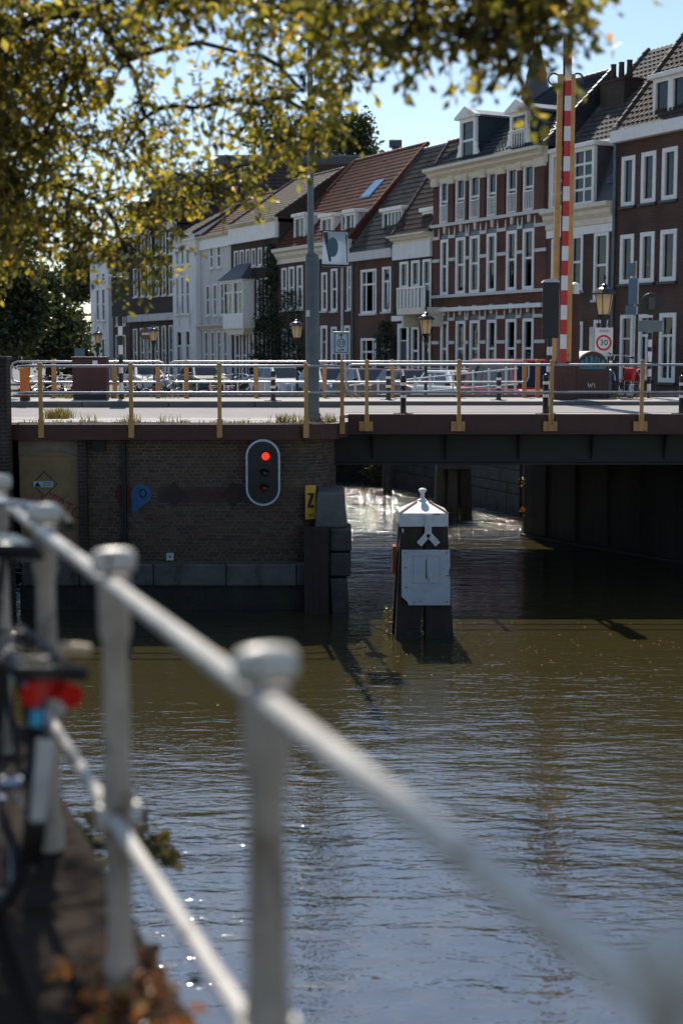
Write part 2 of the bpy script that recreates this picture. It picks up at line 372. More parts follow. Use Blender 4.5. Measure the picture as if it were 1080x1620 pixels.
# coping stones along the near quay edge, each its own stone
nq = wthing('quay_wall', (RX(6)+.3, 6, WATER), 'dark brick quay wall with stone coping under the white railing', 'quay wall')
dirq = Vector((-.371, 1, 0)).normalized(); nrm = Vector((dirq.y, -dirq.x, 0))
b = MB()
a0, a1 = Vector((RX(-12)+.025, -12, 0)), Vector((RX(25.1)+.025, 25.1, 0))
b.add([a0+Vector((0,0,WATER-1)), a1+Vector((0,0,WATER-1)), a1+Vector((0,0,QUAY-.2)), a0+Vector((0,0,QUAY-.2)),
       a0+nrm*.07+Vector((0,0,WATER-1)), a1+nrm*.07+Vector((0,0,WATER-1)), a1+nrm*.07+Vector((0,0,QUAY-.2)), a0+nrm*.07+Vector((0,0,QUAY-.2))],
      [(0,1,2,3),(7,6,5,4),(0,4,5,1),(1,5,6,2),(2,6,7,3),(3,7,4,0)])
b.build('wall_face', 'brick_dark', nq)
s, L = 0.0, (a1-a0).length
while s < L:
    ln = R.uniform(.9, 1.3); e = min(L, s+ln-.015)
    p0, p1 = a0+dirq*s, a0+dirq*e; q = MB(); jz = R.uniform(-.012, .012)
    o_, i_ = nrm*(.11+R.uniform(-.01,.01)), nrm*-.22
    vs_ = [p0+i_, p1+i_, p1+o_, p0+o_]
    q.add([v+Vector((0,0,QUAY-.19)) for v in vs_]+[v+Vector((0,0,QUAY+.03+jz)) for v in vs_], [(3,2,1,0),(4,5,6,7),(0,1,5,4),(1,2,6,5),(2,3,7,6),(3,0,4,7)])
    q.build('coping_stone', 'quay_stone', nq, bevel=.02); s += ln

# far quay wall beyond the bridge: courses of stone blocks
fq = wthing('quay_wall', (3, 46, WATER), 'weathered stone quay wall of the far bank seen under the bridge', 'quay wall')
def stonewall(parent, A, B, courses, off, matn, lng=(.9,1.5)):
    A, B = Vector((*A, 0)), Vector((*B, 0)); d = (B-A).normalized(); n = Vector((d.y, -d.x, 0)); L = (B-A).length
    for z0, z1, o in courses:
        s = -R.uniform(0, .6)
        while s < L:
            ln = R.uniform(*lng); p0, p1 = A+d*max(0, s), A+d*min(L, s+ln-.02)
            if (p1-p0).length > .05:
                oo = o+off+R.uniform(-.012,.012); q = MB()
                vs_ = [p0-n*.1, p1-n*.1, p1+n*oo, p0+n*oo]
                q.add([v+Vector((0,0,z0+.008)) for v in vs_]+[v+Vector((0,0,z1-.008)) for v in vs_], [(3,2,1,0),(4,5,6,7),(0,1,5,4),(1,2,6,5),(2,3,7,6),(3,0,4,7)])
                q.build('stone', matn, parent, bevel=.015, seg=1)
            s += ln
stonewall(fq, (5.2,40.8), (.9,52), [(-3.8,-2.75,.16),(-2.75,-2.45,.3),(-2.45,-2.05,.08),(-2.05,-1.65,.08),(-1.65,-1.2,.08),(-1.2,-.72,.12)], .0, 'wet_stone')
bk = wthing('quay_wall', (0, 52, WATER), 'dark quay wall closing the canal at the end of the view under the bridge', 'quay wall')
stonewall(bk, (.9,52), (-.6,52), [(-3.8,-2.6,.1),(-2.6,-2.1,.16),(-2.1,-1.5,.06),(-1.5,-.72,.06)], 0, 'algae_wall')

# ---------------------------------------------------------------- the bridge
BR = wthing('bridge', (0, 31, WATER), 'low road bridge with dark red edge beam over the canal', 'bridge')
b = MB(); b.prism([(-60,25.6),(-1.02,25.6),(-.24,25.87),(-.02,26.42),(-.02,27.98),(.06,28),(.06,36.3),(-60,36.3)], -.2, .05, axis='z'); b.build('deck', 'paving', BR)
b = MB(); b.box(.06,28.0,-.22,60,36.3,.1); b.build('deck', 'paving', BR)
b = MB(); b.poly([(-60,27.6,.056),(.06,27.6,.056),(.06,33.0,.056),(-60,33.0,.056)]); b.build('road_surface', 'asphalt', BR)
b = MB(); b.poly([(.06,28.9,.106),(60,28.9,.106),(60,33.0,.106),(.06,33.0,.106)]); b.build('road_surface', 'asphalt', BR)
for i in range(31):
    x0 = -30+i*2.0; b = MB(); b.box(x0+.01,33.0,.04,x0+1.99,33.16,.2+R.uniform(-.004,.004)); b.build('kerb_stone', 'kerb', BR, bevel=.012)
b = MB(); b.box(-60,33.17,.09,60,36.28,.195); b.build('footpath', 'paving', BR)
# slabs of the near footway on the pier
x = -6.4; k = 0
while x < -.1:
    ln = .58
    for y0, y1 in ((25.62,26.25),(26.27,26.9),(26.92,27.56)):
        b = MB(); b.box(x+.006,y0,.03,min(x+ln-.006,-.3 if y0 < 26 else -.1),y1,.066+R.uniform(-.005,.005)); b.build('paving_slab', 'paving', BR)
    x += ln
# edge beams
b = MB(); b.box(-6.2,25.47,-.24,-1.0,25.6,.04); b.add([(-1.0,25.47,-.24),(-.1,25.75,-.24),(-.1,25.75,.04),(-1.0,25.47,.04),(-1.0,25.6,-.24),(-.1,25.88,-.24),(-.1,25.88,.04),(-1.0,25.6,.04)],
    [(0,1,2,3),(7,6,5,4),(0,4,5,1),(3,2,6,7),(1,5,6,2)])
b.add([(-.1,25.75,-.24),(.12,26.4,-.24),(.12,26.4,.04),(-.1,25.75,.04),(-.22,25.88,-.24),(0,26.45,-.24),(0,26.45,.04),(-.22,25.88,.04)], [(0,1,2,3),(7,6,5,4),(0,4,5,1),(3,2,6,7),(1,5,6,2)])
b.box(0,26.4,-.24,.12,28,.04)
b.build('edge_beam', 'oxblood', BR)
b = MB(); b.box(.13,27.86,-.26,60,27.99,.12); b.box(.13,27.82,-.27,60,27.858,-.235); b.build('edge_beam', 'oxblood', BR)
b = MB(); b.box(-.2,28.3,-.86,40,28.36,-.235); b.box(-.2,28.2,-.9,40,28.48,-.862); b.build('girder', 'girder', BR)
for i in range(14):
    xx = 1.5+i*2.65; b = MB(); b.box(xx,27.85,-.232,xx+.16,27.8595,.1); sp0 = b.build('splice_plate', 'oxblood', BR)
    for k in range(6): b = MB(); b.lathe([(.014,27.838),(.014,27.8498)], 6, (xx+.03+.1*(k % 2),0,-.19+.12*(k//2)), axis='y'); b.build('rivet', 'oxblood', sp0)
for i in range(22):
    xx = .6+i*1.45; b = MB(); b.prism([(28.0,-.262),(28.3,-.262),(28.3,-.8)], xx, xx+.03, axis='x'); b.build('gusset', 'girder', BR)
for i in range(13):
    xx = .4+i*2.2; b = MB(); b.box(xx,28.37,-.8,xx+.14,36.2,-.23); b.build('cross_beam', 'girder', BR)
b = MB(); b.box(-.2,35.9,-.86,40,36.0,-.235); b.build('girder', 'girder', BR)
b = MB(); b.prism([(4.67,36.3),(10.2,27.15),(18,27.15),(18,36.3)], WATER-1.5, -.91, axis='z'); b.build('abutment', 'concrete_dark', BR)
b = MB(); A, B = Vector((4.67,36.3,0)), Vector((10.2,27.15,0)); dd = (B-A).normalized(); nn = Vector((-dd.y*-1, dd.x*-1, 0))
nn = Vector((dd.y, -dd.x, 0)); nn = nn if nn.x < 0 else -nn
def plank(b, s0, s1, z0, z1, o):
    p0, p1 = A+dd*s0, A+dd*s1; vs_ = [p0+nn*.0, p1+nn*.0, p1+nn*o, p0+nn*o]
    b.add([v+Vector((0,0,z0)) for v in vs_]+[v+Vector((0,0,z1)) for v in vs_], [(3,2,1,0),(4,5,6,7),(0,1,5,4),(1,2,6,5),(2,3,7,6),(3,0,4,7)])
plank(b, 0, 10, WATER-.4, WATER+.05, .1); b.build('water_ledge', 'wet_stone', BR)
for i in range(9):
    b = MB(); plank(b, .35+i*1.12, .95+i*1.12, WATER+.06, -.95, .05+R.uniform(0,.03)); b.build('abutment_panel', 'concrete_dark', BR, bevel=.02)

# brick pier, curved at its corner
PX0, PXC, PY, PR = -5.86, -1.05, 25.8, .9
pier = wthing('bridge_pier', (-3, 27, WATER), 'dark brick bridge pier with rounded corner carrying the signal panel', 'bridge pier')
arcp = [(PXC+PR*math.sin(t), PY+PR-PR*math.cos(t)) for t in [rad(a) for a in range(0, 91, 10)]]
b = MB(); b.prism([(PX0,PY)]+arcp+[(-.15,36.2),(PX0,36.2)], WATER-1.5, -.205, axis='z'); b.build('core', 'mortar', pier)
def along(s):                                # walk along the pier face: point and heading
    x = -4.72+s
    if x < PXC: return Vector((x, PY, 0)), 0.0
    a = (x-PXC)/PR; return Vector((PXC+PR*math.sin(a), PY+PR-PR*math.cos(a), 0)), a
bm_ = [MB() for _ in range(3)]
bme = []
for k, mt in enumerate(('pier_brick_a','pier_brick_b','pier_brick_c')):
    q = MB(); q.box(-.1,-.016,-.0255,.1,.03,.0255); bme.append(q.mesh('brick', mt))
hme = []
for k, mt in enumerate(('pier_brick_a','pier_brick_b','pier_brick_c')):
    q = MB(); q.box(-.047,-.016,-.0255,.047,.03,.0255); hme.append(q.mesh('brick', mt))
cand = []
nrow = 36; z0 = -2.46
for r in range(nrow):
    z = z0+r*.0628; s = (0, .055, .11, .03)[r % 4]; kk = r
    while s < 3.67+1.35:
        header = (kk % 3 == 2) if r % 2 else False
        ln = .102 if header else .208
        p_, a_ = along(s+ln/2); cand.append((p_, a_, z+R.uniform(-.0015,.0015), header, R.choice((0,0,1,1,2)))); s += ln+.011; kk += 1
cand.sort(key=lambda c: abs(c[0].x+2.35)+.55*abs(c[2]+1.3)+(.9 if c[3] else 0))
jm = MB()
for i, (p_, a_, z, hd, k) in enumerate(cand):
    if i < 298:
        o = link('brick', (hme if hd else bme)[k], pier); o.location = Vector((p_.x, p_.y+R.uniform(-.004,.003), z))-pier.location; o.rotation_euler = (0, 0, a_)
    else:
        h = .047 if hd else .1; q = MB(); q.box(-h,-.016,-.0255,h,.03,.0255, k)
        q.xform(Matrix.Translation((p_.x, p_.y+R.uniform(-.004,.003), z)) @ Matrix.Rotation(a_, 4, 'Z')); jm.add(q.v, q.f, k)
o = jm.build('brick_courses', ['pier_brick_a','pier_brick_b','pier_brick_c'], pier); o['kind'] = 'stuff'
# stone ledge and wet footing
def arcstrip(s0, s1, off, z0, z1, n=6, inn=-.2):
    b = MB(); pts = []
    for i in range(n+1):
        p_, a_ = along(s0+(s1-s0)*i/n); o_ = Vector((math.sin(a_), -math.cos(a_), 0)); pts.append((p_+o_*off, p_+o_*inn))
    v = []
    for po, pi in pts: v += [(po.x,po.y,z0),(pi.x,pi.y,z0),(pi.x,pi.y,z1),(po.x,po.y,z1)]
    f = [(0,1,2,3), tuple(4*n+k for k in (3,2,1,0))]
    for i in range(n):
        for k in range(4): f.append((4*i+k, 4*i+(k+1)%4, 4*(i+1)+(k+1)%4, 4*(i+1)+k))
    return b.add(v, f)
s = -1.1
for e in (-.05, 1.3, 2.62, 3.85, 4.5):
    arcstrip(s+.012, e, .27+R.uniform(-.01,.01), -2.9, -2.5).build('ledge_stone', 'stone_pale', pier, bevel=.025); s = e
arcstrip(-1.13, 4.6, .2, WATER-1.2, -2.905, 10).build('footing', 'algae_wall', pier)
# recessed ochre door with graffiti, lintel and jambs
b = MB(); b.box(-5.84,25.74,-2.3,-4.76,25.79,-.55); b.prism([(-5.84,-.55),(-4.76,-.55),(-4.95,-.49),(-5.3,-.46),(-5.65,-.49)], 25.74, 25.79); 
door = b.build('door', 'door_ochre', pier, bevel=.008)
c_ = at(70, 766, 25.7)
b = MB(); 
for r_, mi, yy in ((.235, 0, 25.735), (.215, 1, 25.731)):
    b.prism([(c_.x-r_,c_.z),(c_.x,c_.z-r_),(c_.x+r_,c_.z),(c_.x,c_.z+r_)], yy, yy+.003, mi)
b.build('warning_diamond', ['graffiti_dark','door_ochre'], door)
b = MB(); b.box(c_.x-.2,25.724,c_.z-.055,c_.x+.16,25.729,c_.z+.05); b.prism([(c_.x-.18,c_.z-.045),(c_.x-.06,c_.z-.045),(c_.x-.12,c_.z+.04)], 25.718, 25.723, 1)
for k in range(2): b.box(c_.x-.03,25.718,c_.z-.025+k*.04,c_.x+.14,25.723,c_.z-.01+k*.04, 2)
b.build('warning_label', ['sign_pale','graffiti_dark','steel_grey'], door)
tx = at(97, 800, 25.7); text_mesh('graffiti', 'CERTO', .32, 'graffiti_red', door, (tx.x, 25.735, tx.z), rot=(math.pi/2, rad(28), 0), ext=.003, sx=.8)
b = MB(); b.box(-4.75,25.6,-2.5,-4.6,25.82,-.25); b.build('jamb', 'brick_dark', pier)
b = MB(); b.box(-3.98,25.66,-2.45,-3.9,25.78,-.25); b.build('drain_pipe', 'girder', pier)
b = MB(); q = at(155, 705, 25.6); b.box(q.x-.12,25.7,q.z-.1,q.x+.12,25.8,q.z+.1); b.build('vent', 'girder', pier)
# painted mural: two map-pin shapes and a name in dark red
def pin(cx, cz, r, dx, dz, n=20):
    tip = math.atan2(dz, dx); pts = []
    for i in range(n+1):
        t_ = tip+rad(42)+(2*math.pi-rad(84))*i/n; pts.append((cx+r*math.cos(t_), cz+r*math.sin(t_)))
    pts.append((cx+dx, cz+dz)); return pts
q = at(224, 782, PY); b = MB(); b.prism(pin(q.x, q.z, .19, -.17, -.36), PY-.023, PY-.0185); b.prism([(q.x+.03+.07*math.cos(i*.5236), q.z+.02+.09*math.sin(i*.5236)) for i in range(12)], PY-.026, PY-.0235, 1); b.prism([(q.x+.03+.045*math.cos(i*.5236), q.z+.02+.06*math.sin(i*.5236)) for i in range(12)], PY-.029, PY-.0265)
b.build('mural_pin', ['graffiti_blue','graffiti_dark'], pier)
q = at(197, 780, PY); b = MB(); b.prism(pin(q.x, q.z, .17, .1, -.34), PY-.021, PY-.0175); b.build('mural_pin', 'graffiti_maroon', pier)
for px in (276, 369):
    q = at(px, 782, PY); b = MB(); b.prism([(q.x-.22,q.z),(q.x,q.z-.24),(q.x+.22,q.z),(q.x,q.z+.24)], PY-.0215, PY-.0175); b.build('mural_diamond', 'mural_dark', pier)
q0, q1 = at(250, 782, PY), at(392, 782, PY); b = MB(); b.box(q0.x,PY-.0205,q0.z-.16,q1.x,PY-.017,q0.z+.14); b.build('mural_band', 'pier_brick_c', pier)
q = at(333, 783, PY); text_mesh('mural_name', 'IETENBRUG', .23, 'graffiti_maroon', pier, (q.x, PY-.024, q.z), ext=.0025, sx=.85)
q = at(269.5, 880, PY); b = MB(); b.box(q.x-.065,PY-.05,q.z-.068,q.x+.065,PY-.02,q.z+.068); b.box(q.x-.015,PY-.054,q.z-.016,q.x+.015,PY-.0505,q.z+.014,1); b.build('depth_mark', ['sign_pale','graffiti_dark'], pier)
# dark end wall of the approach at the left edge of the picture
aw = wthing('end_wall', (-7.5, 25.4, WATER), 'tall dark brick end pillar at the left edge beside the ochre door', 'wall')
b = MB(); b.box(-9.1,25.1,WATER-1,-5.88,25.42,1.18); b.build('shaft', 'brick_dark', aw)
b = MB(); b.box(-9.15,25.05,1.183,-5.85,25.47,1.25); b.build('cap_stone', 'concrete_dark', aw, bevel=.015)

# fender of timber and concrete against the pier corner
fe = wthing('bridge_fender', (-.2, 25.4, WATER), 'dark timber and concrete fender at the pier corner below the yellow plate', 'fender')
for i, (p0, p1, yt) in enumerate(((481,520,834),)):
    a, c = at(p0, yt, 25.3), at(p1, yt, 25.3); b = MB(); b.box(a.x,25.22+.02*i,WATER-.6,c.x,25.42+.02*i,a.z); b.build('timber', 'wood_dark', fe, bevel=.012)
a, c = at(498, 779, 25.55), at(547, 834, 25.55)
b = MB(); b.add([(a.x,25.45,c.z),(c.x+.02,25.45,c.z),(c.x-.03,25.5,a.z),(a.x+.04,25.5,a.z),(a.x,26.3,c.z),(c.x+.02,26.3,c.z),(c.x-.03,26.3,a.z+.06),(a.x+.04,26.3,a.z+.06)],
    [(0,1,2,3),(7,6,5,4),(0,4,5,1),(1,5,6,2),(2,6,7,3),(3,7,4,0)]); b.build('concrete_block', 'stone_pale', fe, bevel=.03)
for y0, y1, x1 in ((836,872,556),(874,912,555)):
    a, c = at(521, y0, 25.4), at(x1, y1, 25.4); b = MB(); b.box(a.x,25.34,c.z,c.x,26.2,a.z); b.build('block', 'wet_stone', fe, bevel=.04)
a, c = at(521, 914, 25.4), at(554, 965, 25.4); b = MB(); b.prism([(a.x,a.z),(c.x-.06,a.z),(c.x,WATER-.5),(a.x+.08,WATER-.5)], 25.3, 26.1); b.build('block', 'wet_stone', fe, bevel=.03)

# signal panel
sg = wthing('ship_signal', tuple(at(416,748,25.45)), 'oval black ship signal with pale blue rim, top lamp lit red', 'signal light')
c_ = at(416.2, 747.5, 25.42); hw, hh_ = .29, .3
def stadium(r, hz, n=14):
    return [(c_.x+r*math.cos(rad(180*i/n)), c_.z+hz+r*math.sin(rad(180*i/n))) for i in range(n+1)]+[(c_.x-r*math.cos(rad(180*i/n)), c_.z-hz-r*math.sin(rad(180*i/n))) for i in range(n+1)]
b = MB(); b.prism(stadium(.275, .29), 25.4, 25.44); b.build('panel', 'black_paint', sg)
b = MB(); so, si = stadium(.307, .29), stadium(.272, .29); n = len(so)
v = [(a, 25.375, c) for a, c in so]+[(a, 25.375, c) for a, c in si]+[(a, 25.45, c) for a, c in so]+[(a, 25.45, c) for a, c in si]
f = []
for i in range(n):
    j = (i+1) % n; f += [(i,j,n+j,n+i),(2*n+i,3*n+i,3*n+j,2*n+j),(i,2*n+i,2*n+j,j),(n+i,n+j,3*n+j,3*n+i)]
b.add(v, f).build('rim', 'sign_pale', sg)
for (px, py), mt in (((420,722),'lens_red_lit'),((418.5,749),'lens_green'),((418,773),'lens_dark_red')):
    q = at(px, py, 25.36); b = MB(); b.lathe([(.0,25.345),(.042,25.352),(.068,25.37),(.071,25.399)], 18, (q.x,0,q.z), axis='y'); lens = b.build('lens', mt, sg, smooth=True)
    b = MB(); pts = []
    for i in range(13):
        t_ = rad(10+160*i/12); pts.append((q.x+.098*math.cos(t_), q.z+.098*math.sin(t_)))
    v = [(a,25.27+.02*abs(i-6)/6,c) for i,(a,c) in enumerate(pts)]+[(a,25.4,c) for a,c in pts]
    b.add(v, [(i,i+1,14+i,13+i) for i in range(12)]); vz = b.build('visor', 'black_gloss', sg)
    vz.modifiers.new('thick','SOLIDIFY').thickness = .006
b = MB(); b.box(c_.x-.2,25.44,c_.z+.1,c_.x-.16,25.8,c_.z+.14); b.box(c_.x+.16,25.44,c_.z+.1,c_.x+.2,25.8,c_.z+.14); b.box(c_.x-.2,25.44,c_.z-.3,c_.x-.16,25.8,c_.z-.26); b.box(c_.x+.16,25.44,c_.z-.3,c_.x+.2,25.8,c_.z-.26)
b.build('bracket', 'girder', sg)
# yellow plate with the letter Z
q = at(491, 795, 25.66); zs = empty('letter_plate', (q.x, 25.70, q.z), rad(14), 'small yellow plate with black letter Z on the pier corner', 'sign')
b = MB(); b.box(-.098,-.006,-.31,.098,.006,.31); b.build('plate', 'sign_yellow', zs, bevel=.004)
b = MB(); b.prism([(-.055,.17),(.06,.17),(.06,.125),(.0,-.05),(.06,-.05),(.06,-.1),(-.06,-.1),(-.06,-.055),(0,.13),(-.055,.13)], -.01, -.0065); b.build('letter', 'black_paint', zs)
for k in range(2): b = MB(); b.box(-.06,-.009,-.225-.03*k,.06,-.0065,-.213-.03*k); b.build('text_line', 'graffiti_dark', zs)
b = MB(); b.box(-.03,.007,-.2,.03,.2,-.16); b.box(-.03,.007,.16,.03,.2,.2); b.build('bracket', 'girder', zs)

# ---------------------------------------------------------------- railings on the bridge
def post_near(parent, x, y, ztop, zbot, plate=False, wood=False):
    m_ = 'ochre_wood' if wood else 'ochre'
    b = MB(); b.box(x-.035,y-.03,zbot+.3,x+.035,y+.03,ztop); b.prism([(x-.042,ztop),(x+.042,ztop),(x+.042,ztop+.025),(x+.02,ztop+.04),(x-.02,ztop+.04),(x-.042,ztop+.025)], y-.036, y+.036)
    o = b.build('post', m_, parent, bevel=.006)
    b = MB(); b.box(x-.05,y-.045,zbot,x+.05,y+.035,zbot+.34)
    if plate:
        b.build('socket', m_, o, bevel=.008)
        b = MB(); b.box(x-.15,y-.02,zbot,x+.12,y+.03,zbot+.19); b.build('base_plate', m_, o, bevel=.005)
        for sx in (-.1,.085):
            for zz in (.05,.14): b = MB(); b.lathe([(.016,y-.034),(.016,y-.021)], 6, (x+sx,0,zbot+zz), axis='y'); b.build('bolt', m_, o)
    else: b.build('socket', m_, o, bevel=.008)
    return o
r1 = wthing('bridge_railing', (-3, 25.5, 0), 'near bridge railing on the brick pier, four ochre posts and two steel rails', 'railing')
Y1 = 25.46
for px in (64, 207, 347, 484):
    q = at(px, 600, Y1); post_near(r1, q.x, Y1, 1.1, -.2)
za, zb = at(300,579,Y1).z, at(300,621.5,Y1).z
xe = at(27,600,Y1).x
for nm, zz in (('rail', za), ('rail', zb)):
    b = MB(); b.tube([(xe-.1,Y1+.9,zz-.03),(xe-.06,Y1+.3,zz-.02),(xe+.02,Y1+.08,zz-.01),(xe+.2,Y1,zz),(-.9,Y1,zz),(-.35,Y1+.22,zz),(0,Y1+.5,zz)], .024, 10); b.build('rail', 'galvanised', r1, smooth=True)
q = at(541,600,25.95); post_near(r1, q.x, 25.95, 1.12, -.16, wood=True)
r2 = wthing('bridge_railing', (6, 27.9, 0), 'near bridge railing along the dark red span, ochre posts bolted with base plates', 'railing')
Y2 = 27.8; xs = [at(px,600,Y2).x for px in (580,726,872,1015)]; xs += [xs[-1]+1.78*i for i in range(1,8)]
for x in xs: post_near(r2, x, Y2, 1.14, -.21, plate=True)
za2, zb2 = at(800,577,Y2).z, at(800,620.5,Y2).z; x0 = at(547,600,Y2).x
b = MB(); b.tube([(20,Y2,zb2),(x0+.12,Y2,zb2),(x0+.03,Y2,zb2+.04),(x0,Y2,zb2+.13),(x0,Y2,za2-.13),(x0+.03,Y2,za2-.04),(x0+.12,Y2,za2),(20,Y2,za2)], .024, 10); b.build('rail', 'galvanised', r2, smooth=True)
r3 = wthing('bridge_railing', (-4, 36.1, 0), 'far bridge railing left of the gap with brown wooden posts', 'railing')
r4 = wthing('bridge_railing', (2, 36.1, 0), 'far bridge railing right of the gap, brown wooden posts and pale rails', 'railing')
Y3 = 36.05
for px in (86, 182, 250, 295, 405, 513, 620, 725, 829, 850, 870):
    q = at(px, 600, Y3); b = MB(); b.box(q.x-.055,Y3-.05,.19,q.x+.055,Y3+.05,1.1); b.prism([(q.x-.062,1.1),(q.x+.062,1.1),(q.x+.062,1.13),(q.x+.03,1.16),(q.x-.03,1.16),(q.x-.062,1.13)], Y3-.058, Y3+.058)
    b.build('post', 'ochre_wood', r3 if px < 265 else r4, bevel=.008)
zt, zm = at(400,572,Y3).z, at(400,604.5,Y3).z
for par, p0, p1 in ((r3,20,262),(r4,268,835)):
    x0, x1 = at(p0,600,Y3).x, at(p1,600,Y3).x
    b = MB(); b.tube([(x0+.15,Y3-.08,zm),(x0+.04,Y3-.08,zm+.04),(x0,Y3-.08,zm+.14),(x0,Y3-.08,zt-.14),(x0+.04,Y3-.08,zt-.04),(x0+.15,Y3-.08,zt),(x1-.15,Y3-.08,zt),(x1-.04,Y3-.08,zt-.04),(x1,Y3-.08,zt-.14),(x1,Y3-.08,zm+.14),(x1-.04,Y3-.08,zm+.04),(x1-.15,Y3-.08,zm)], .026, 8)
    b.build('rail', 'galvanised', par, smooth=True)
    b = MB(); b.tube([(x0+.15,Y3-.08,zm),(x1-.15,Y3-.08,zm)], .026, 8); b.build('rail', 'galvanised', par, smooth=True)
b = MB(); b.box(at(20,600,Y3).x,Y3+.05,.2,20,Y3+.12,.27); b.build('toe_board', 'kerb', r4)
# white guard rail sloping down behind the far railing
gr = wthing('guard_rail', (3, 39, STREET), 'white sloping tube guard rail in front of the parked cars', 'guard rail')
P = [at(552,610,38.5), at(640,601,39.3), at(720,592.5,40), at(818,583,41)]; Q = [at(552,629,38.5), at(640,622,39.3), at(720,615,40), at(818,608,41)]
b = MB(); b.tube(P, .022, 8); b.build('rail', 'paint_white', gr, smooth=True)
b = MB(); b.tube(Q, .022, 8); b.build('rail', 'paint_white', gr, smooth=True)
for px in (562,598,656,680,716,748,773,800,815):
    t_ = (px-552)/266; yy = 38.5+2.5*t_; a = at(px, 609-27*t_, yy); b = MB(); b.box(a.x-.03,yy-.03,STREET,a.x+.03,yy+.03,a.z+.06); b.build('post', 'paint_white', gr, bevel=.01)
g2 = wthing('guard_rail', (-3, 38.2, STREET), 'low white picket guard rail behind the far bridge railing, left half', 'guard rail')
b = MB(); b.tube([at(268,604,38.2), at(488,604,38.2)], .022, 8); b.build('rail', 'paint_white', g2)
for i in range(10):
    q = at(290+i*21.5, 604, 38.2); b = MB(); b.box(q.x-.015,38.18,STREET,q.x+.015,38.22,q.z); b.build('post', 'paint_white', g2)
# ---------------------------------------------------------------- houses
def tiles(parent, x0, x1, y0, z0, y1, z1, matn, name='roof_tiles', cw=.26, ch=.3, amp=.05, dx_top=0.0, dx_top_r=0.0):
    """pantiles: a wavy, stepped sheet running up the slope from (y0, z0) to (y1, z1); dx_top pulls the upper left edge in (hip)"""
    L = math.hypot(y1-y0, z1-z0); nr = max(2, round(L/ch)); nc = max(2, round((x1-x0)/cw))
    ny, nz = -(z1-z0)/L, (y1-y0)/L
    prof = [0, .85, 1, .35]
    v, f = [], []
    for j in range(nr):
        for e in (0, 1):
            t_ = (j+e*1.02)/nr; off = .055 if e == 0 else .008
            xa, xb = x0+dx_top*t_, x1-dx_top_r*t_
            for i in range(nc*4+1):
                h = off+amp*prof[i % 4]; xx = xa+(xb-xa)*i/(nc*4)
                v.append((xx, y0+(y1-y0)*t_+ny*h, z0+(z1-z0)*t_+nz*h))
    m_ = nc*4+1
    for k in range(nr*2-1):
        for i in range(m_-1): f.append((k*m_+i, k*m_+i+1, (k+1)*m_+i+1, (k+1)*m_+i))
    b = MB(); b.add(v, f); o = b.build(name, matn, parent); o['kind'] = 'stuff'; return o
HG = 'terraced houses along the far quay'
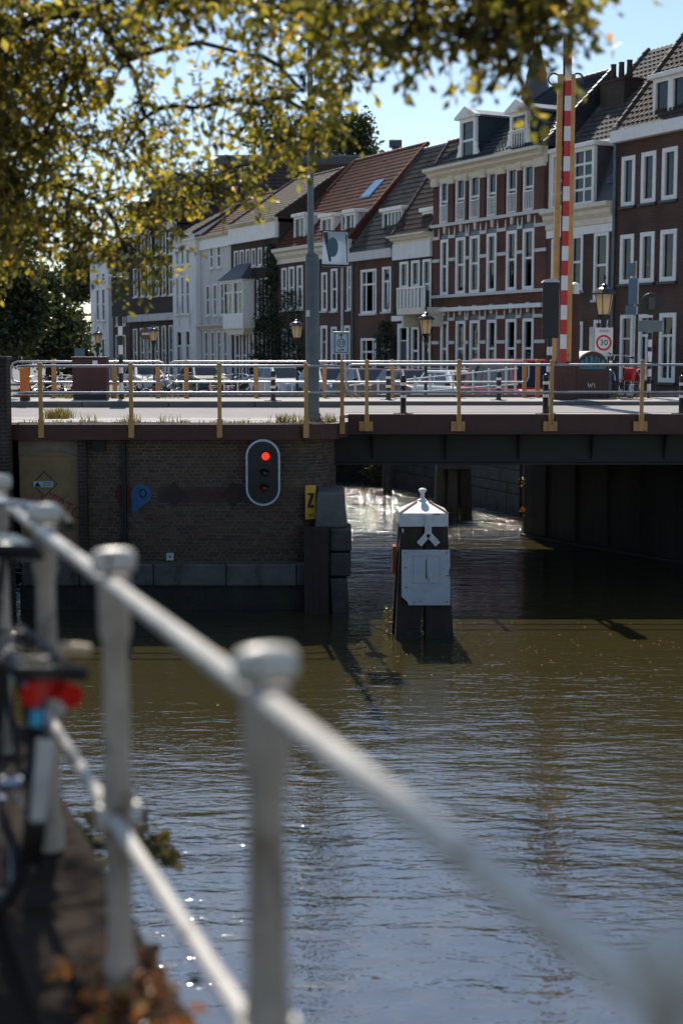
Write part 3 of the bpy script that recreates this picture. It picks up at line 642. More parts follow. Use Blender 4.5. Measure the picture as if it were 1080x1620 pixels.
class House:
    def __init__(s, name, label, xl, xr, ztop, wall, depth=9.0, off=0.0):
        s.u0, s.u1 = fac(xl, 500)[0], fac(xr, 500)[0]; s.W = s.u1-s.u0-.02; s.off = off
        s.o = empty(name, tuple(fworld(s.u0+.01, -off, STREET)), FANG, label, 'house', HG)
        s.H = ztop-STREET; s.wall = wall; s.D = depth; s.rects = []
    def U(s, px, py=450): return fac(px, py)[0]-s.u0-.01
    def Z(s, px, py): return fac(px, py)[1]-STREET
    def rect(s, xl, xr, yt, yb):
        ym, xm = (yt+yb)/2, (xl+xr)/2
        return max(.05, s.U(xl, ym)), min(s.W-.05, s.U(xr, ym)), s.Z(xm, yb), s.Z(xm, yt)
    def win(s, xl, xr, yt, yb, style='sash', frame='paint_white', sill='stone_band', fw=.1, cur=None):
        a, c, z0, z1 = s.rect(xl, xr, yt, yb); z0 = max(z0, .12); s.rects.append((a, c, z0, z1))
        s.window(a, c, z0, z1, style, frame, sill, fw, cur); return a, c, z0, z1
    def window(s, a, c, z0, z1, style, frame, sill, fw=.1, cur=None, y=0.0, par=None):
        b = MB(); f0, f1 = y-.035, y+.14
        fw = min(fw, (c-a)*.2)
        b.box(a,f0,z0,a+fw,f1,z1); b.box(c-fw,f0,z0,c,f1,z1); b.box(a+fw,f0,z1-fw,c-fw,f1,z1); b.box(a+fw,f0,z0,c-fw,f1,z0+fw)
        i0, i1, j0, j1 = a+fw, c-fw, z0+fw, z1-fw; g0, g1 = y+.03, y+.09; m_ = .045
        def hb(z): b.box(i0,g0,z-m_,i1,g1,z+m_)
        def vb(x, za, zb): b.box(x-m_,g0+.003,za,x+m_,g1-.003,zb)
        if style == 'sash': hb(j0+(j1-j0)*.52)
        elif style == 'T': hb(j0+(j1-j0)*.7); vb((i0+i1)/2, j0, j0+(j1-j0)*.7-m_)
        elif style == 'cross': hb(j0+(j1-j0)*.68); vb(i0+(i1-i0)*.25, j0, j1); vb(i0+(i1-i0)*.78, j0, j1)
        elif style == 'grid':
            for k in (1,2,3): hb(j0+(j1-j0)*k/4)
            vb((i0+i1)/2, j0, j1)
        elif style == 'five':
            for k in range(1,5): vb(i0+(i1-i0)*k/5, j0, j1)
        elif style == 'two': vb((i0+i1)/2, j0, j1)
        w_ = b.build('window', frame, par or s.o)
        b = MB()
        if style == 'door':
            zd = j0+(j1-j0)*.74
            b.box(i0,y+.05,j0,i1,y+.1,zd-.05); 
            d = b.build('door_leaf', R.choice(('paint_blueblack','oxblood','black_gloss')), w_)
            b = MB(); b.box(i0,g0,zd-.05,i1,g1,zd); b.build('transom', frame, w_)
            b = MB(); b.box(i0,y+.06,zd,i1,y+.066,j1)
        else: b.box(i0,y+.06,j0,i1,y+.066,j1)
        b.build('pane', 'glass', w_)
        if cur is None: cur = R.random() < .3
        if cur and style != 'door' and par is None:
            q = MB(); ww = (i1-i0)*R.uniform(.16,.3)
            for sx0, sx1 in ((i0-.02,i0+ww),(i1-ww,i1+.02)):
                n = 8; vv = []
                for zz in (j0,j1+.02):
                    for k in range(n+1): vv.append((sx0+(sx1-sx0)*k/n, y+.22+.03*(k % 2), zz))
                q.add(vv, [(k,k+1,n+2+k,n+1+k) for k in range(n)])
            if R.random() < .3: hb_ = j1-(j1-j0)*R.uniform(.15,.45); q.poly([(i0,y+.18,hb_),(i1,y+.18,hb_),(i1,y+.18,j1+.02),(i0,y+.18,j1+.02)])
            q.build('curtain', 'curtain', w_)
        if sill and style != 'door':
            b = MB(); b.box(a-.06,y-.12,z0-.09,c+.06,y+.02,z0-.003); b.build('sill', sill, w_)
        return w_
    def finish(s):
        xs = sorted({0, s.W, *[r[0] for r in s.rects], *[r[1] for r in s.rects]}); zs = sorted({0, s.H, *[r[2] for r in s.rects], *[r[3] for r in s.rects]})
        b = MB()
        for x0, x1 in zip(xs, xs[1:]):
            za = None
            cells = []
            for z0, z1 in zip(zs, zs[1:]):
                cx, cz = (x0+x1)/2, (z0+z1)/2
                if any(r[0] < cx < r[1] and r[2] < cz < r[3] for r in s.rects): continue
                if cells and cells[-1][1] == z0: cells[-1][1] = z1
                else: cells.append([z0, z1])
            for z0, z1 in cells: b.poly([(x0,0,z0),(x1,0,z0),(x1,0,z1),(x0,0,z1)])
        for a, c, z0, z1 in s.rects:
            d = .25
            b.poly([(a,0,z0),(a,d,z0),(a,d,z1),(a,0,z1)]); b.poly([(c,0,z0),(c,0,z1),(c,d,z1),(c,d,z0)]); b.poly([(a,0,z1),(a,d,z1),(c,d,z1),(c,0,z1)]); b.poly([(a,0,z0),(c,0,z0),(c,d,z0),(a,d,z0)])
        W, D, H = s.W, s.D, s.H
        b.poly([(0,0,0),(0,0,H),(0,D,H),(0,D,0)]); b.poly([(W,0,0),(W,D,0),(W,D,H),(W,0,H)]); b.poly([(0,D,0),(0,D,H),(W,D,H),(W,D,0)])
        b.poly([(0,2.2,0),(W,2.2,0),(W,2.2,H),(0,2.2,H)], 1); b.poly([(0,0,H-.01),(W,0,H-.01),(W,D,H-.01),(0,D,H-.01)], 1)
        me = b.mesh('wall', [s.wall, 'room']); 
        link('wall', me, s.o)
    def bar(s, name, z0, z1, proj, m_, x0=None, x1=None, y1=.0, bevel=0):
        b = MB(); b.box(0 if x0 is None else x0, -proj, z0, s.W if x1 is None else x1, y1-.002 if y1 == 0 else y1, z1); return b.build(name, m_, s.o, bevel=bevel)
    def cornice(s, z1, h, m_, proj=.35, ret=True, x0=None, x1=None):
        x0 = -.02 if x0 is None else x0; x1 = s.W+.02 if x1 is None else x1
        b = MB(); p_ = [(-.02,z1-h),(-.1,z1-h),(-.1,z1-h*.72),(-proj*.55,z1-h*.5),(-proj*.6,z1-h*.32),(-proj,z1-h*.2),(-proj,z1),(-.02,z1)]
        b.prism(p_, x0, x1, axis='x'); return b.build('cornice', m_, s.o)
    def roof(s, eave, rb, ridge, m_, gable=None, hipl=0.0, y0=-.15, ridge_m='tile_brown', trim='lead_slate', hipr=0.0):
        ez, rz = eave-STREET, ridge-STREET; W, D = s.W, s.D
        o = tiles(s.o, 0, W, y0, ez, rb, rz, m_, dx_top=hipl, dx_top_r=hipr)
        b = MB(); b.poly([(hipl,rb,rz-.02),(W-hipr,rb,rz-.02),(W,2*rb+.3,ez-.02),(0,2*rb+.3,ez-.02)])
        b.poly([(0.005,y0,ez-.02),(hipl+.005,rb,rz-.02),(0.005,2*rb+.3,ez-.02)]); b.poly([(W-.005,y0,ez-.02),(W-.005,2*rb+.3,ez-.02),(W-hipr-.005,rb,rz-.02)])
        b.build('gable', gable or s.wall, s.o)
        n = max(2, int((W-hipl)/.36)); b = MB()
        for i in range(n):
            xa = hipl+(W-hipl-hipr)*i/n; xb = hipl+(W-hipl-hipr)*(i+1)/n
            b.tube([(xa,rb,rz+.05),(xb+.03,rb,rz+.035)], [.12,.105], 8)
        o = b.build('ridge_tiles', ridge_m, s.o); o['kind'] = 'stuff'
        # verge: a row of edge tiles up the left and right slope
        L = math.hypot(rb-y0, rz-ez); n = max(2, int(L/.34)); b = MB()
        for sx0, sx1 in ((.03,hipl+.03),(W-.03,W-hipr-.03)):
            for i in range(n):
                t0, t1 = i/n, (i+1.06)/n
                b.tube([(sx0+(sx1-sx0)*t0,y0+(rb-y0)*t0,ez+(rz-ez)*t0+.1),(sx0+(sx1-sx0)*t1,y0+(rb-y0)*t1,ez+(rz-ez)*t1+.08)], [.11,.095], 6)
        o = b.build('verge_tiles', m_, s.o); o['kind'] = 'stuff'
    def gutter(s, z, m_='zinc', x=None):
        b = MB(); b.box(-.03,-.2,z-.11,s.W+.03,-.03,z); b.build('gutter', m_, s.o, bevel=.03)
        if x is not None: b = MB(); b.tube([(x,-.1,z-.1),(x,-.07,z-.3),(x,-.07,0)], .05, 8); b.build('drain_pipe', m_, s.o, smooth=True)
    def dormer(s, x0, x1, z0, z1, yf, yb, style, front='paint_white', cheek='lead_slate', top='flat', n=1, fw=.1, rail=False, overhang=.12):
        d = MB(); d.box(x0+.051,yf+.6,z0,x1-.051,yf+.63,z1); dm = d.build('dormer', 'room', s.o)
        for xa, xb in ((x0,x0+.05),(x1-.05,x1)): b = MB(); b.box(xa,yf+.15,z0,xb,yb,z1); b.build('cheek', cheek, dm)
        for i in range(n):
            xa, xb = x0+(x1-x0)*i/n, x0+(x1-x0)*(i+1)/n
            s.window(xa+.004, xb-.004, z0, z1, style, front, None, fw, False, y=yf+.04, par=dm)
        b = MB()
        if top == 'flat':
            b.box(x0-overhang,yf-overhang,z1,x1+overhang,yb+.1,z1+.17); b.build('dormer_roof', front, dm, bevel=.02)
        else:
            xm = (x0+x1)/2; b.prism([(x0-.2,z1+.003),(x1+.2,z1+.003),(x1+.2,z1+.09),(xm,z1+.5),(x0-.2,z1+.09)], yf-.16, yf+.12); b.build('pediment', front, dm)
            b = MB(); b.prism([(x0-.1,z1+.003),(x1+.1,z1+.003),(x1+.1,z1+.1),(xm,z1+.4),(x0-.1,z1+.1)], yf+.123, yb+.5); b.build('dormer_roof', 'zinc', dm)
            for sx in (-1, 1):
                xx = x0 if sx < 0 else x1; b = MB(); b.prism([(xx,z0),(xx+sx*.2,z0),(xx+sx*.24,z0+.35),(xx+sx*.1,z0+.6),(xx+sx*.12,z0+.8),(xx,z0+.9)], yf, yf+.1); b.build('scroll', front, dm)
        if rail:
            b = MB(); 
            for k in range(7): xx = x0+.12+(x1-x0-.24)*k/6; b.box(xx-.018,yf-.08,z0+.05,xx+.018,yf-.05,z0+.85)
            b.box(x0+.05,yf-.1,z0+.85,x1-.05,yf-.04,z0+.91); b.box(x0+.05,yf-.1,z0+.02,x1-.05,yf-.04,z0+.06); b.build('dormer_railing', front, dm)
        return dm
    def chimney(s, x, y, z0, z1, w_=.9, d=.6, pots=2, m_='brick_dark'):
        b = MB(); b.box(x-w_/2,y-d/2,z0,x+w_/2,y+d/2,z1); b.box(x-w_/2-.05,y-d/2-.05,z1+.002,x+w_/2+.05,y+d/2+.05,z1+.1); c = b.build('chimney', m_, s.o)
        for i in range(pots):
            xx = x-w_/2+w_*(i+.5)/pots; b = MB(); b.lathe([(.13,z1+.1),(.11,z1+.75),(.13,z1+.8)], 10, (xx,y,0)); b.build('chimney_pot', m_, c, smooth=True)

# --- 1: brown brick house at the right edge
h = House('brick_house', 'tall brown brick house with white fascia and dormer at the right edge', 968.5, 1190, 9.05, 'brick_brown', 10)
for a in ((983,1004,247,326),(1014,1037,240,321),(1047,1071,233,316),(1094,1120,226,310),(1140,1168,216,304)): h.win(*a, 'plain', sill='paint_blueblack', fw=.16)
for a in ((980.5,1002,371,449),(1012,1034.5,367,447),(1044,1069.5,363,445),(1090,1117,358,443),(1136,1164,353,441)): h.win(*a, 'plain', sill='paint_blueblack', fw=.16)
h.win(980,1000,498,628,'door', fw=.13); h.win(1009.5,1031,497,601,'T', sill='paint_blueblack', fw=.14); h.win(1042,1068,495,605,'T', sill='paint_blueblack', fw=.16); h.win(1086,1116,492,610,'T', fw=.16)
h.bar('fascia', 9.02-STREET, 9.44-STREET, .3, 'paint_white', -.03, h.W+.03, y1=.2)
h.roof(9.4, 4.8, 15.2, 'tile_brown', ridge_m='tile_black')
x0, x1 = h.U(1022,160), h.U(1082,160); h.dormer(x0+.1, x0+1.95, 9.45-STREET, 11.05-STREET, .2, 2.6, 'plain', cheek='paint_cream', n=2, fw=.13, overhang=.16)
h.gutter(9.5-STREET, 'zinc'); b = MB(); b.tube([(.06,-.12,9.4-STREET),(.06,-.1,9.0-STREET),(.06,-.1,0)], .06, 8); b.build('drain_pipe', 'zinc', h.o, smooth=True)
b = MB(); b.box(.0,-.24,9.36-STREET,.24,-.02,9.62-STREET); b.build('hopper', 'zinc', h.o, bevel=.03)
h.finish()
# --- 2: lower house with slate mansard
h = House('mansard_house', 'low brown brick house with cream cornice and white slate-cheeked dormer behind the barrier', 863, 968, 6.3, 'brick_sepia', 9)
zc = 6.95
for a in ((872,884,378,470),(902,921.5,372,460),(939,962,368,474)): h.win(*a, 'sash', fw=.12)
for a in ((873,885,512,610),(902,921,509,600),(938.5,961,506,600)): h.win(*a, 'sash', fw=.12)
h.cornice(zc-STREET, .78, 'paint_cream', .42); h.bar('frieze', 5.85-STREET, 6.16-STREET, .06, 'paint_white')
zt = fac(940,224)[1]
b = MB(); W = h.W; e0, e1 = zc-STREET, zt-STREET
b.poly([(0,.1,e0),(W,.1,e0),(W,1.0,e1),(0,1.0,e1)]); b.poly([(0,.1,e0),(0,1,e1),(0,3,e1),(0,3,e0)]); b.poly([(W,.1,e0),(W,3,e0),(W,3,e1),(W,1,e1)]); b.build('mansard', 'lead_slate', h.o)
xa, xb = h.U(870,270), h.U(938,270)
h.dormer(xa, xb, e0+.01, e1-.12, .02, 1.1, 'grid', n=2, fw=.14)
xs_ = h.U(951,290); b = MB(); b.add([(xs_-.05,.32,e0+.72),(xs_+.42,.32,e0+.72),(xs_+.42,.62,e0+1.5),(xs_-.05,.62,e0+1.5),(xs_-.05,.24,e0+.76),(xs_+.42,.24,e0+.76),(xs_+.42,.54,e0+1.54),(xs_-.05,.54,e0+1.54)], [(0,1,2,3),(7,6,5,4),(0,4,5,1),(1,5,6,2),(2,6,7,3),(3,7,4,0)]); sk = b.build('skylight', 'zinc', h.o)
b = MB(); b.poly([(xs_+.02,.225,e0+.83),(xs_+.35,.225,e0+.83),(xs_+.35,.495,e0+1.49),(xs_+.02,.495,e0+1.49)]); b.build('pane', 'car_glass', sk)
h.bar('eave_board', e1+.0, e1+.18, -.75, 'paint_white', y1=1.15)
tiles(h.o, 0, W, .9, e1+.1, 4.9, e1+4.3, 'tile_grey')
b = MB(); b.poly([(0,4.9,e1+4.3),(W,4.9,e1+4.3),(W,8.8,e1),(0,8.8,e1)]); b.poly([(.004,.95,e1+.02),(.004,4.9,e1+4.28),(.004,8.8,e1)]); b.poly([(W-.004,.95,e1+.02),(W-.004,8.8,e1),(W-.004,4.9,e1+4.28)]); b.build('gable', 'brick_dark', h.o)
b = MB(); n = 17
for i in range(n):
    t0, t1 = i/n, (i+1.06)/n; b.tube([(.02,.9+4*t0,e1+.2+4.2*t0),(.02,.9+4*t1,e1+.18+4.2*t1)], [.12,.1], 6)
o = b.build('verge_tiles', 'tile_grey', h.o); o['kind'] = 'stuff'
h.chimney(.8, 2.9, e1+.5, e1+2.75, 1.5, .9, 3); h.finish()
# --- 3: red brick house with white bands
h = House('banded_house', 'red brick house with white stone bands, heavy white bracketed cornice and two dormers', 683.5, 862.5, 9.3, 'brick_red', 10)
T3 = [(697,710,286,355),(722,737,282,351),(744,760,276,347),(772,787,270,343),(803,819,263,337),(829,846,258,333)]
T2 = [(698,709,380,462),(722,736,376,466),(744,758.5,372,464.5),(771,785,369,463),(802,817,365,460),(828,844.5,360.5,457.5)]
T1 = [(698,709,513,600),(722,736,509,600),(744,758.5,507,600),(771,785,505,600),(801,816.5,502,600),(827.5,843.5,500,600)]
def straighten(T):                            # one lintel and one sill height for the row
    zt_ = sum(fac((a+c)/2, t_)[1] for a, c, t_, d in T)/len(T); zb_ = sum(fac((a+c)/2, d)[1] for a, c, t_, d in T)/len(T); return zb_-STREET, zt_-STREET
rows = []
for T, st in ((T3,'sash'),(T2,'sash'),(T1,'sash')):
    zb_, zt_ = straighten(T); zb_ = max(zb_, .3); rows.append((zb_, zt_)); spans = []
    for a, c, t_, d in T:
        u0, u1 = h.U(a, (t_+d)/2), h.U(c, (t_+d)/2); u0 -= .06; h.rects.append((u0, u1, zb_, zt_)); h.window(u0, u1, zb_, zt_, st, 'paint_white', None, .13); spans.append((u0, u1))
    h.spans = spans
    if T is T3: sp3 = spans
(z3b, z3t), (z2b, z2t), (z1b, z1t) = rows
W = h.W
h.cornice(9.3+.18-STREET, .62, 'paint_cream', .6); h.bar('architrave', z3t+.0, 9.3-.45-STREET, .08, 'paint_cream')
edges = [0]+[x for s_ in sp3 for x in s_]+[W]
for i in range(0, len(edges), 2):             # scrolled brackets over each brick pier
    a, c = edges[i]+.03, edges[i+1]-.03
    b = MB(); b.prism([(-.03,z3t-.22),(-.16,z3t-.22),(-.2,z3t-.05),(-.14,z3t+.1),(-.3,z3t+.3),(-.42,z3t+.34),(-.42,z3t+.42),(-.03,z3t+.42)], a, c, axis='x'); b.build('bracket', 'paint_cream', h.o, bevel=.02)
    if i not in (0,):
        b = MB(); b.box(a+.04,-.12,z3b+.0,c-.04,-.002,z3t-.225); b.build('pilaster', 'brick_red', h.o)
h.bar('sill_band', z3b-.13, z3b-.002, .16, 'stone_band'); h.bar('sill_band', z2b-.13, z2b-.002, .14, 'stone_band'); h.bar('ledge', z2b-.75, z2b-.58, .26, 'paint_white'); 
for zb_, zt_ in ((z2b, z2t), (z1b, z1t)):
    for i in range(0, len(edges), 2):
        a, c = edges[i]+.0, edges[i+1]
        if c-a < .12: continue
        for zz in (zb_+(zt_-zb_)*.6, zt_+.02):
            b = MB(); b.box(a+.005,-.05,zz,c-.005,-.002,zz+.14); b.build('stone_block', 'stone_band', h.o)
        b = MB(); b.prism([(a+.0,zt_+.17),(a+.1,zt_+.17),(a+.05,zt_+.5),(a+.02,zt_+.5)], -.045, -.002); b.build('arch_stone', 'stone_band', h.o)
        b = MB(); b.prism([(c-.1,zt_+.17),(c-.0,zt_+.17),(c-.02,zt_+.5),(c-.05,zt_+.5)], -.045, -.002); b.build('arch_stone', 'stone_band', h.o)
    for a, c in h.spans:
        m_ = (a+c)/2; b = MB(); b.prism([(m_-.06,zt_+.25),(m_+.06,zt_+.25),(m_+.1,zt_+.65),(m_-.1,zt_+.65)], -.09, -.002); b.build('keystone', 'stone_band', h.o)
        b = MB(); b.prism([(a,zt_+.003),(c,zt_+.003),(c-.03,zt_+.16),(m_,zt_+.24),(a+.03,zt_+.16)], -.02, -.002); b.build('tympanum', 'zinc', h.o)
for a, c in sp3:                              # window railings of the top floor
    b = MB()
    for k in range(6): xx = a+.14+(c-a-.28)*k/5; b.box(xx-.014,-.08,z3b+.08,xx+.014,-.055,z3b+.78)
    b.box(a+.08,-.09,z3b+.78,c-.08,-.045,z3b+.83); b.box(a+.08,-.09,z3b+.04,c-.08,-.045,z3b+.08); b.build('window_railing', 'paint_white', h.o)
h.roof(9.5, 3.4, 12.7, 'tile_black', hipl=4.6, ridge_m='tile_black', gable='tile_black', hipr=.3)
for px0, px1 in ((724,740),(803,818)):
    xa = h.U(px0, 225)-.05; zc0 = 9.5-STREET
    h.dormer(xa, xa+1.25, zc0+.0, fac(px0, 190 if px0 < 800 else 180)[1]-STREET, .1, 2.6, 'sash', cheek='paint_blueblack', top='ped', fw=.16, rail=px0 > 800)
b = MB(); b.box(W+.0,.05,6.4-STREET,W+.06,1.6,9.25-STREET); b.build('side_wall', 'plaster_white', h.o)
b = MB(); b.prism([(.02,6.45-STREET),(.32,6.45-STREET),(.5,6.9-STREET),(1.6,9.0-STREET),(1.6,9.2-STREET),(.02,9.2-STREET)], W+.061, W+.16, axis='x'); b.build('scroll', 'paint_white', h.o)
# balcony at the left end
ba = h.U(690,470); zb_ = fac(688,487)[1]-STREET
b = MB(); b.box(-1.35,-1.1,zb_-.3,1.05,-.005,zb_); bal = b.build('balcony', 'paint_cream', h.o, bevel=.02)
b = MB(); b.box(-1.35,-1.1,zb_+.003,-1.27,-.02,zb_+.85); b.box(-1.35,-1.12,zb_+.85,1.08,-1.0,zb_+.93); b.box(.98,-1.08,zb_+.003,1.05,-1.01,zb_+.85)
for k in range(7): xx = -1.1+k*.31; b.box(xx,-1.09,zb_+.003,xx+.1,-1.03,zb_+.85)
b.build('balustrade', 'paint_white', bal)
for xa in (-1.2,.85): b = MB(); b.box(xa,-.9,zb_-.85,xa+.12,-.02,zb_-.302); b.build('corbel', 'paint_cream', bal)
h.finish()
# --- 4: house with big white cornice
h = House('cornice_house', 'narrow dark house with tall sash windows and a heavy weathered white cornice', 623.5, 683, 6.35, 'brick_dark', 9)
for a in ((632.5,646,414,495),(650.5,664,412,493),(668.5,682,410,491)): h.win(*a, 'sash', fw=.12)
h.win(629,647,512,600,'door', fw=.2); h.win(650.5,663,517,596,'sash', fw=.12); h.win(668.5,681,515,594,'sash', fw=.12)
zc = fac(652,371)[1]; zf = fac(652,409)[1]
h.cornice(zc-STREET, .36, 'paint_cream', .5); h.bar('frieze', zf-STREET, zc-.362-STREET, .14, 'plaster_white')
b = MB(); a, c = h.U(628,505), h.U(648,505); zz = fac(638,503)[1]-STREET; b.box(a-.1,-.28,zz-.15,c+.1,-.04,zz+.1); b.build('door_hood', 'paint_white', h.o, bevel=.03)
h.roof(zc-.02, 3.0, 11.3, 'tile_brown', gable='brick_sepia', ridge_m='tile_red')
zd = fac(672,368)[1]-STREET; zd2 = fac(672,333)[1]-STREET
a, c = h.U(657,345), h.U(668,345); h.dormer(a, a+1.0, zd+.05, zd2, .35, 2.2, 'two', cheek='tile_red', fw=.1)
h.chimney(.15, .35, zc-STREET-.3, zc-STREET+.5, .9, .5, 0); h.finish()
# --- 5: house with two large windows
h = House('gutter_house', 'reddish brown house with two large cross windows and a grey gutter', 557, 623, 6.3, 'brick_sepia', 9)
h.win(571,595.5,426,496,'cross', fw=.12); h.win(605,618.5,422,493,'T', fw=.12); h.win(571,595,535,598,'cross', fw=.12); h.win(604,617,533,597,'T', fw=.12)
zc = fac(587,397)[1]
h.bar('fascia', zc-.42-STREET, zc-STREET, .22, 'plaster_grey', y1=.15); h.gutter(zc+.06-STREET, 'zinc', .12)
h.roof(zc, 3.2, 11.3, 'tile_grey', hipl=1.6, ridge_m='zinc', gable='tile_grey')
a = h.U(590,350); zd, zd2 = fac(600,374)[1]-STREET, fac(600,334)[1]-STREET
h.dormer(a, a+1.9, zd, zd2, .5, 2.6, 'five', fw=.09); h.finish()
# --- 6: brick house behind the lamp column
h = House('long_brick_house', 'long brown brick house with cream cornice and red tiled roof behind the lamp column', 441, 556.5, 6.6, 'brick_brown', 10)
for a in ((446,454,424,491),(457,466,422,490),(470,479.5,420,489),(509,518,431,492),(524,534,425,492),(549.5,556,421,490)): h.win(*a, 'sash', fw=.12)
for a in ((446,455,520,600),(460,470,518,600),(524,533,517,600),(545,554,515,598)): h.win(*a, 'sash', fw=.12)
h.win(507.5,518,515,603,'door', fw=.15)
zc = fac(470,391)[1]; h.cornice(zc-STREET, .8, 'paint_cream', .45)
h.roof(zc, 4.4, 11.9, 'tile_red', ridge_m='tile_red', hipl=.8, gable='tile_red')
for p0, p1, yt, yb in ((458,470,344,384),(500,520,345,388),(538,546,338,384)):
    a = h.U(p0,365); z0_, z1_ = fac(p0,yb)[1]-STREET, fac(p0,yt)[1]-STREET; h.dormer(a, a+(1.3 if p0 != 538 else 1.1), z0_, z1_, .25, 2.2, 'two', cheek='plaster_grey', fw=.12)
a = h.U(558,300); b = MB(); L_ = 1.0
sl = (11.9-zc)/4.55; y_ = 1.9; z_ = zc-STREET+sl*(y_+.15)
x_ = h.W-2.6; b.add([(x_,y_,z_+.2),(x_+1.0,y_,z_+.2),(x_+1.15,y_+.8,z_+sl*.8+.2),(x_+.15,y_+.8,z_+sl*.8+.2),(x_,y_,z_),(x_+1.0,y_,z_),(x_+1.15,y_+.8,z_+sl*.8),(x_+.15,y_+.8,z_+sl*.8)], [(0,1,2,3),(7,6,5,4),(0,4,5,1),(1,5,6,2),(2,6,7,3),(3,7,4,0)]); b.build('skylight', 'sky_glass', h.o)
h.finish()
# --- 7: house with oriel window
h = House('oriel_house', 'dark brick house with broad white fascia, a row of small windows and an oriel', 366.5, 440.5, 7.2, 'brick_dark', 9)
for x_ in (371,380,389.5,398.5,408.5,420.5): h.win(x_-.2, x_+6.3, 397+(x_-371)*-.14, 424+(x_-371)*-.09, 'plain', fw=.09)
for a in ((407,415,441,502),(419,427,439,501)): h.win(*a, 'sash', fw=.11)
for a in ((372,380,528,600),(383,391,527,600),(394,402,526,600),(408,416,524,598),(421,429,523,598)): h.win(*a, 'sash', fw=.12)
zc = fac(400,358)[1]; zf = fac(400,382)[1]; h.bar('fascia', zf-STREET, zc-STREET, .2, 'paint_white', y1=.1); h.cornice(zc+.25-STREET, .248, 'paint_cream', .45)
h.H = zc-STREET
h.roof(zc+.2, 4.2, 11.6, 'tile_brown', ridge_m='tile_red')
a, c = h.U(371,480), h.U(403,480); z0_, z1_ = fac(387,520)[1]-STREET, fac(387,443)[1]-STREET
b = MB(); b.prism([(a,-.01),(a,-.75),(c,-.75),(c,-.01)], z0_, z0_+(z1_-z0_)*.28, axis='z'); b.prism([(a-.08,-.01),(a-.08,-.83),(c+.08,-.83),(c+.08,-.01)], z1_-.12, z1_, axis='z'); ori = b.build('oriel', 'paint_white', h.o)
h.window(a+.02, (a+c)/2-.01, z0_+(z1_-z0_)*.28, z1_-.12, 'T', 'paint_white', None, .09, False, y=-.7, par=ori); h.window((a+c)/2+.01, c-.02, z0_+(z1_-z0_)*.28, z1_-.12, 'T', 'paint_white', None, .09, False, y=-.7, par=ori)
for xa, xb in ((c-.06,c),(a,a+.06)): b = MB(); b.box(xa,-.62,z0_+(z1_-z0_)*.28,xb,-.02,z1_-.12); b.build('oriel_side', 'paint_white', ori)
b = MB(); b.add([(a-.25,-1.0,z1_),(c+.25,-1.0,z1_),(c+.25,-.01,z1_),(a-.25,-.01,z1_),(a+.5,-.01,z1_+.95),(c-.5,-.01,z1_+.95)], [(0,1,5,4),(1,2,5),(0,4,3),(3,2,1,0),(2,3,4,5)]); b.build('oriel_roof', 'lead_slate', ori)
b = MB(); b.prism([(a+.1,z0_-.002),(c-.1,z0_-.002),(c-.35,z0_-.35),(a+.35,z0_-.35)], -.6, -.02); b.build('oriel_base', 'paint_cream', ori)
h.finish()
# --- 8, 9: two white houses
h = House('pale_house', 'pale plaster house with white parapet and grey shop front, right of the slimmer white house', 319, 366, 8.1, 'plaster_grey', 9)
for a in ((332,338,388,425),(343.5,350,386,424)): h.win(*a, 'sash', fw=.1)
for a in ((326,332.5,451,500),(337.5,343.5,449,500),(349,356,447,499)): h.win(*a, 'sash', fw=.1)
for a in ((324,330,524,600),(334,340,524,600),(344,350,523,602),(354,360,523,600)): h.win(*a, 'door' if a[0] == 344 else 'sash', fw=.1, sill=None)
zc = fac(340,378)[1]; h.bar('parapet_band', 7.65-STREET, zc-STREET, .15, 'paint_white'); h.cornice(zc+.25-STREET, .245, 'paint_cream', .35)
z_ = fac(342,514)[1]; h.cornice(z_-STREET, .3, 'paint_cream', .5)
h.roof(zc+.1, 3.5, 11.0, 'tile_red', ridge_m='tile_red'); h.finish()
h = House('slim_white_house', 'slim white three storey house with nine narrow windows and warm side wall', 282, 318.5, 8.3, 'plaster_white', 9, off=.35)
for a in ((287,291.5,396,421),(295,300,395,420),(303,308.5,393,419)): h.win(*a, 'plain', fw=.09)
for a in ((287,291.5,438,499),(295,300,437,498),(303,308.5,436,498)): h.win(*a, 'sash', fw=.09)
for a in ((288,297,523,600),(302,310,522,600)): h.win(*a, 'T', fw=.11)
zc = fac(300,373)[1]; h.cornice(zc-STREET, .35, 'paint_white', .35); h.H = zc-.2-STREET
h.roof(zc-.05, 3.2, 10.6, 'tile_brown'); h.finish()
# --- 10-12: darker houses farther left
h = House('tall_dark_house', 'tall dark brick house with shop front left of the slim white house', 206, 281.5, 9.6, 'brick_dark', 10)
for r_, (yt, yb, st) in enumerate(((372,405,'plain'),(425,470,'sash'),(520,600,'sash'))):
    for x_ in (212,223,234,246,257,268): h.win(x_, x_+6.5, yt-(x_-212)*.1, yb-(x_-212)*.06, st, fw=.09)
h.bar('shop_fascia', fac(240,508)[1]-STREET, fac(240,497)[1]-STREET, .25, 'plaster_grey'); h.cornice(9.75-STREET, .4, 'paint_white', .4); h.roof(9.7, 4, 12.2, 'tile_black'); h.finish()
h = House('brown_gable_house', 'brown house with two tall windows behind the left traffic signal', 179, 205.5, 6.9, 'brick_sepia', 9)
for a in ((184,189,470,515),(194,199,469,515),(184,190,530,598),(194,200,530,598)): h.win(*a, 'sash', fw=.1)
h.cornice(7.0-STREET, .5, 'paint_white', .3); h.roof(6.95, 4, 10.2, 'tile_brown'); h.finish()
h = House('corner_white_house', 'white corner house at the far left end of the row beside the dark trees', 150, 178.5, 8.6, 'plaster_white', 9, off=.3)
for a in ((159,164,457,508),(168,173,456,508),(158,165,535,600),(168,174,535,600),(159,164,432,447),(168,173,431,446)): h.win(*a, 'sash', fw=.1)
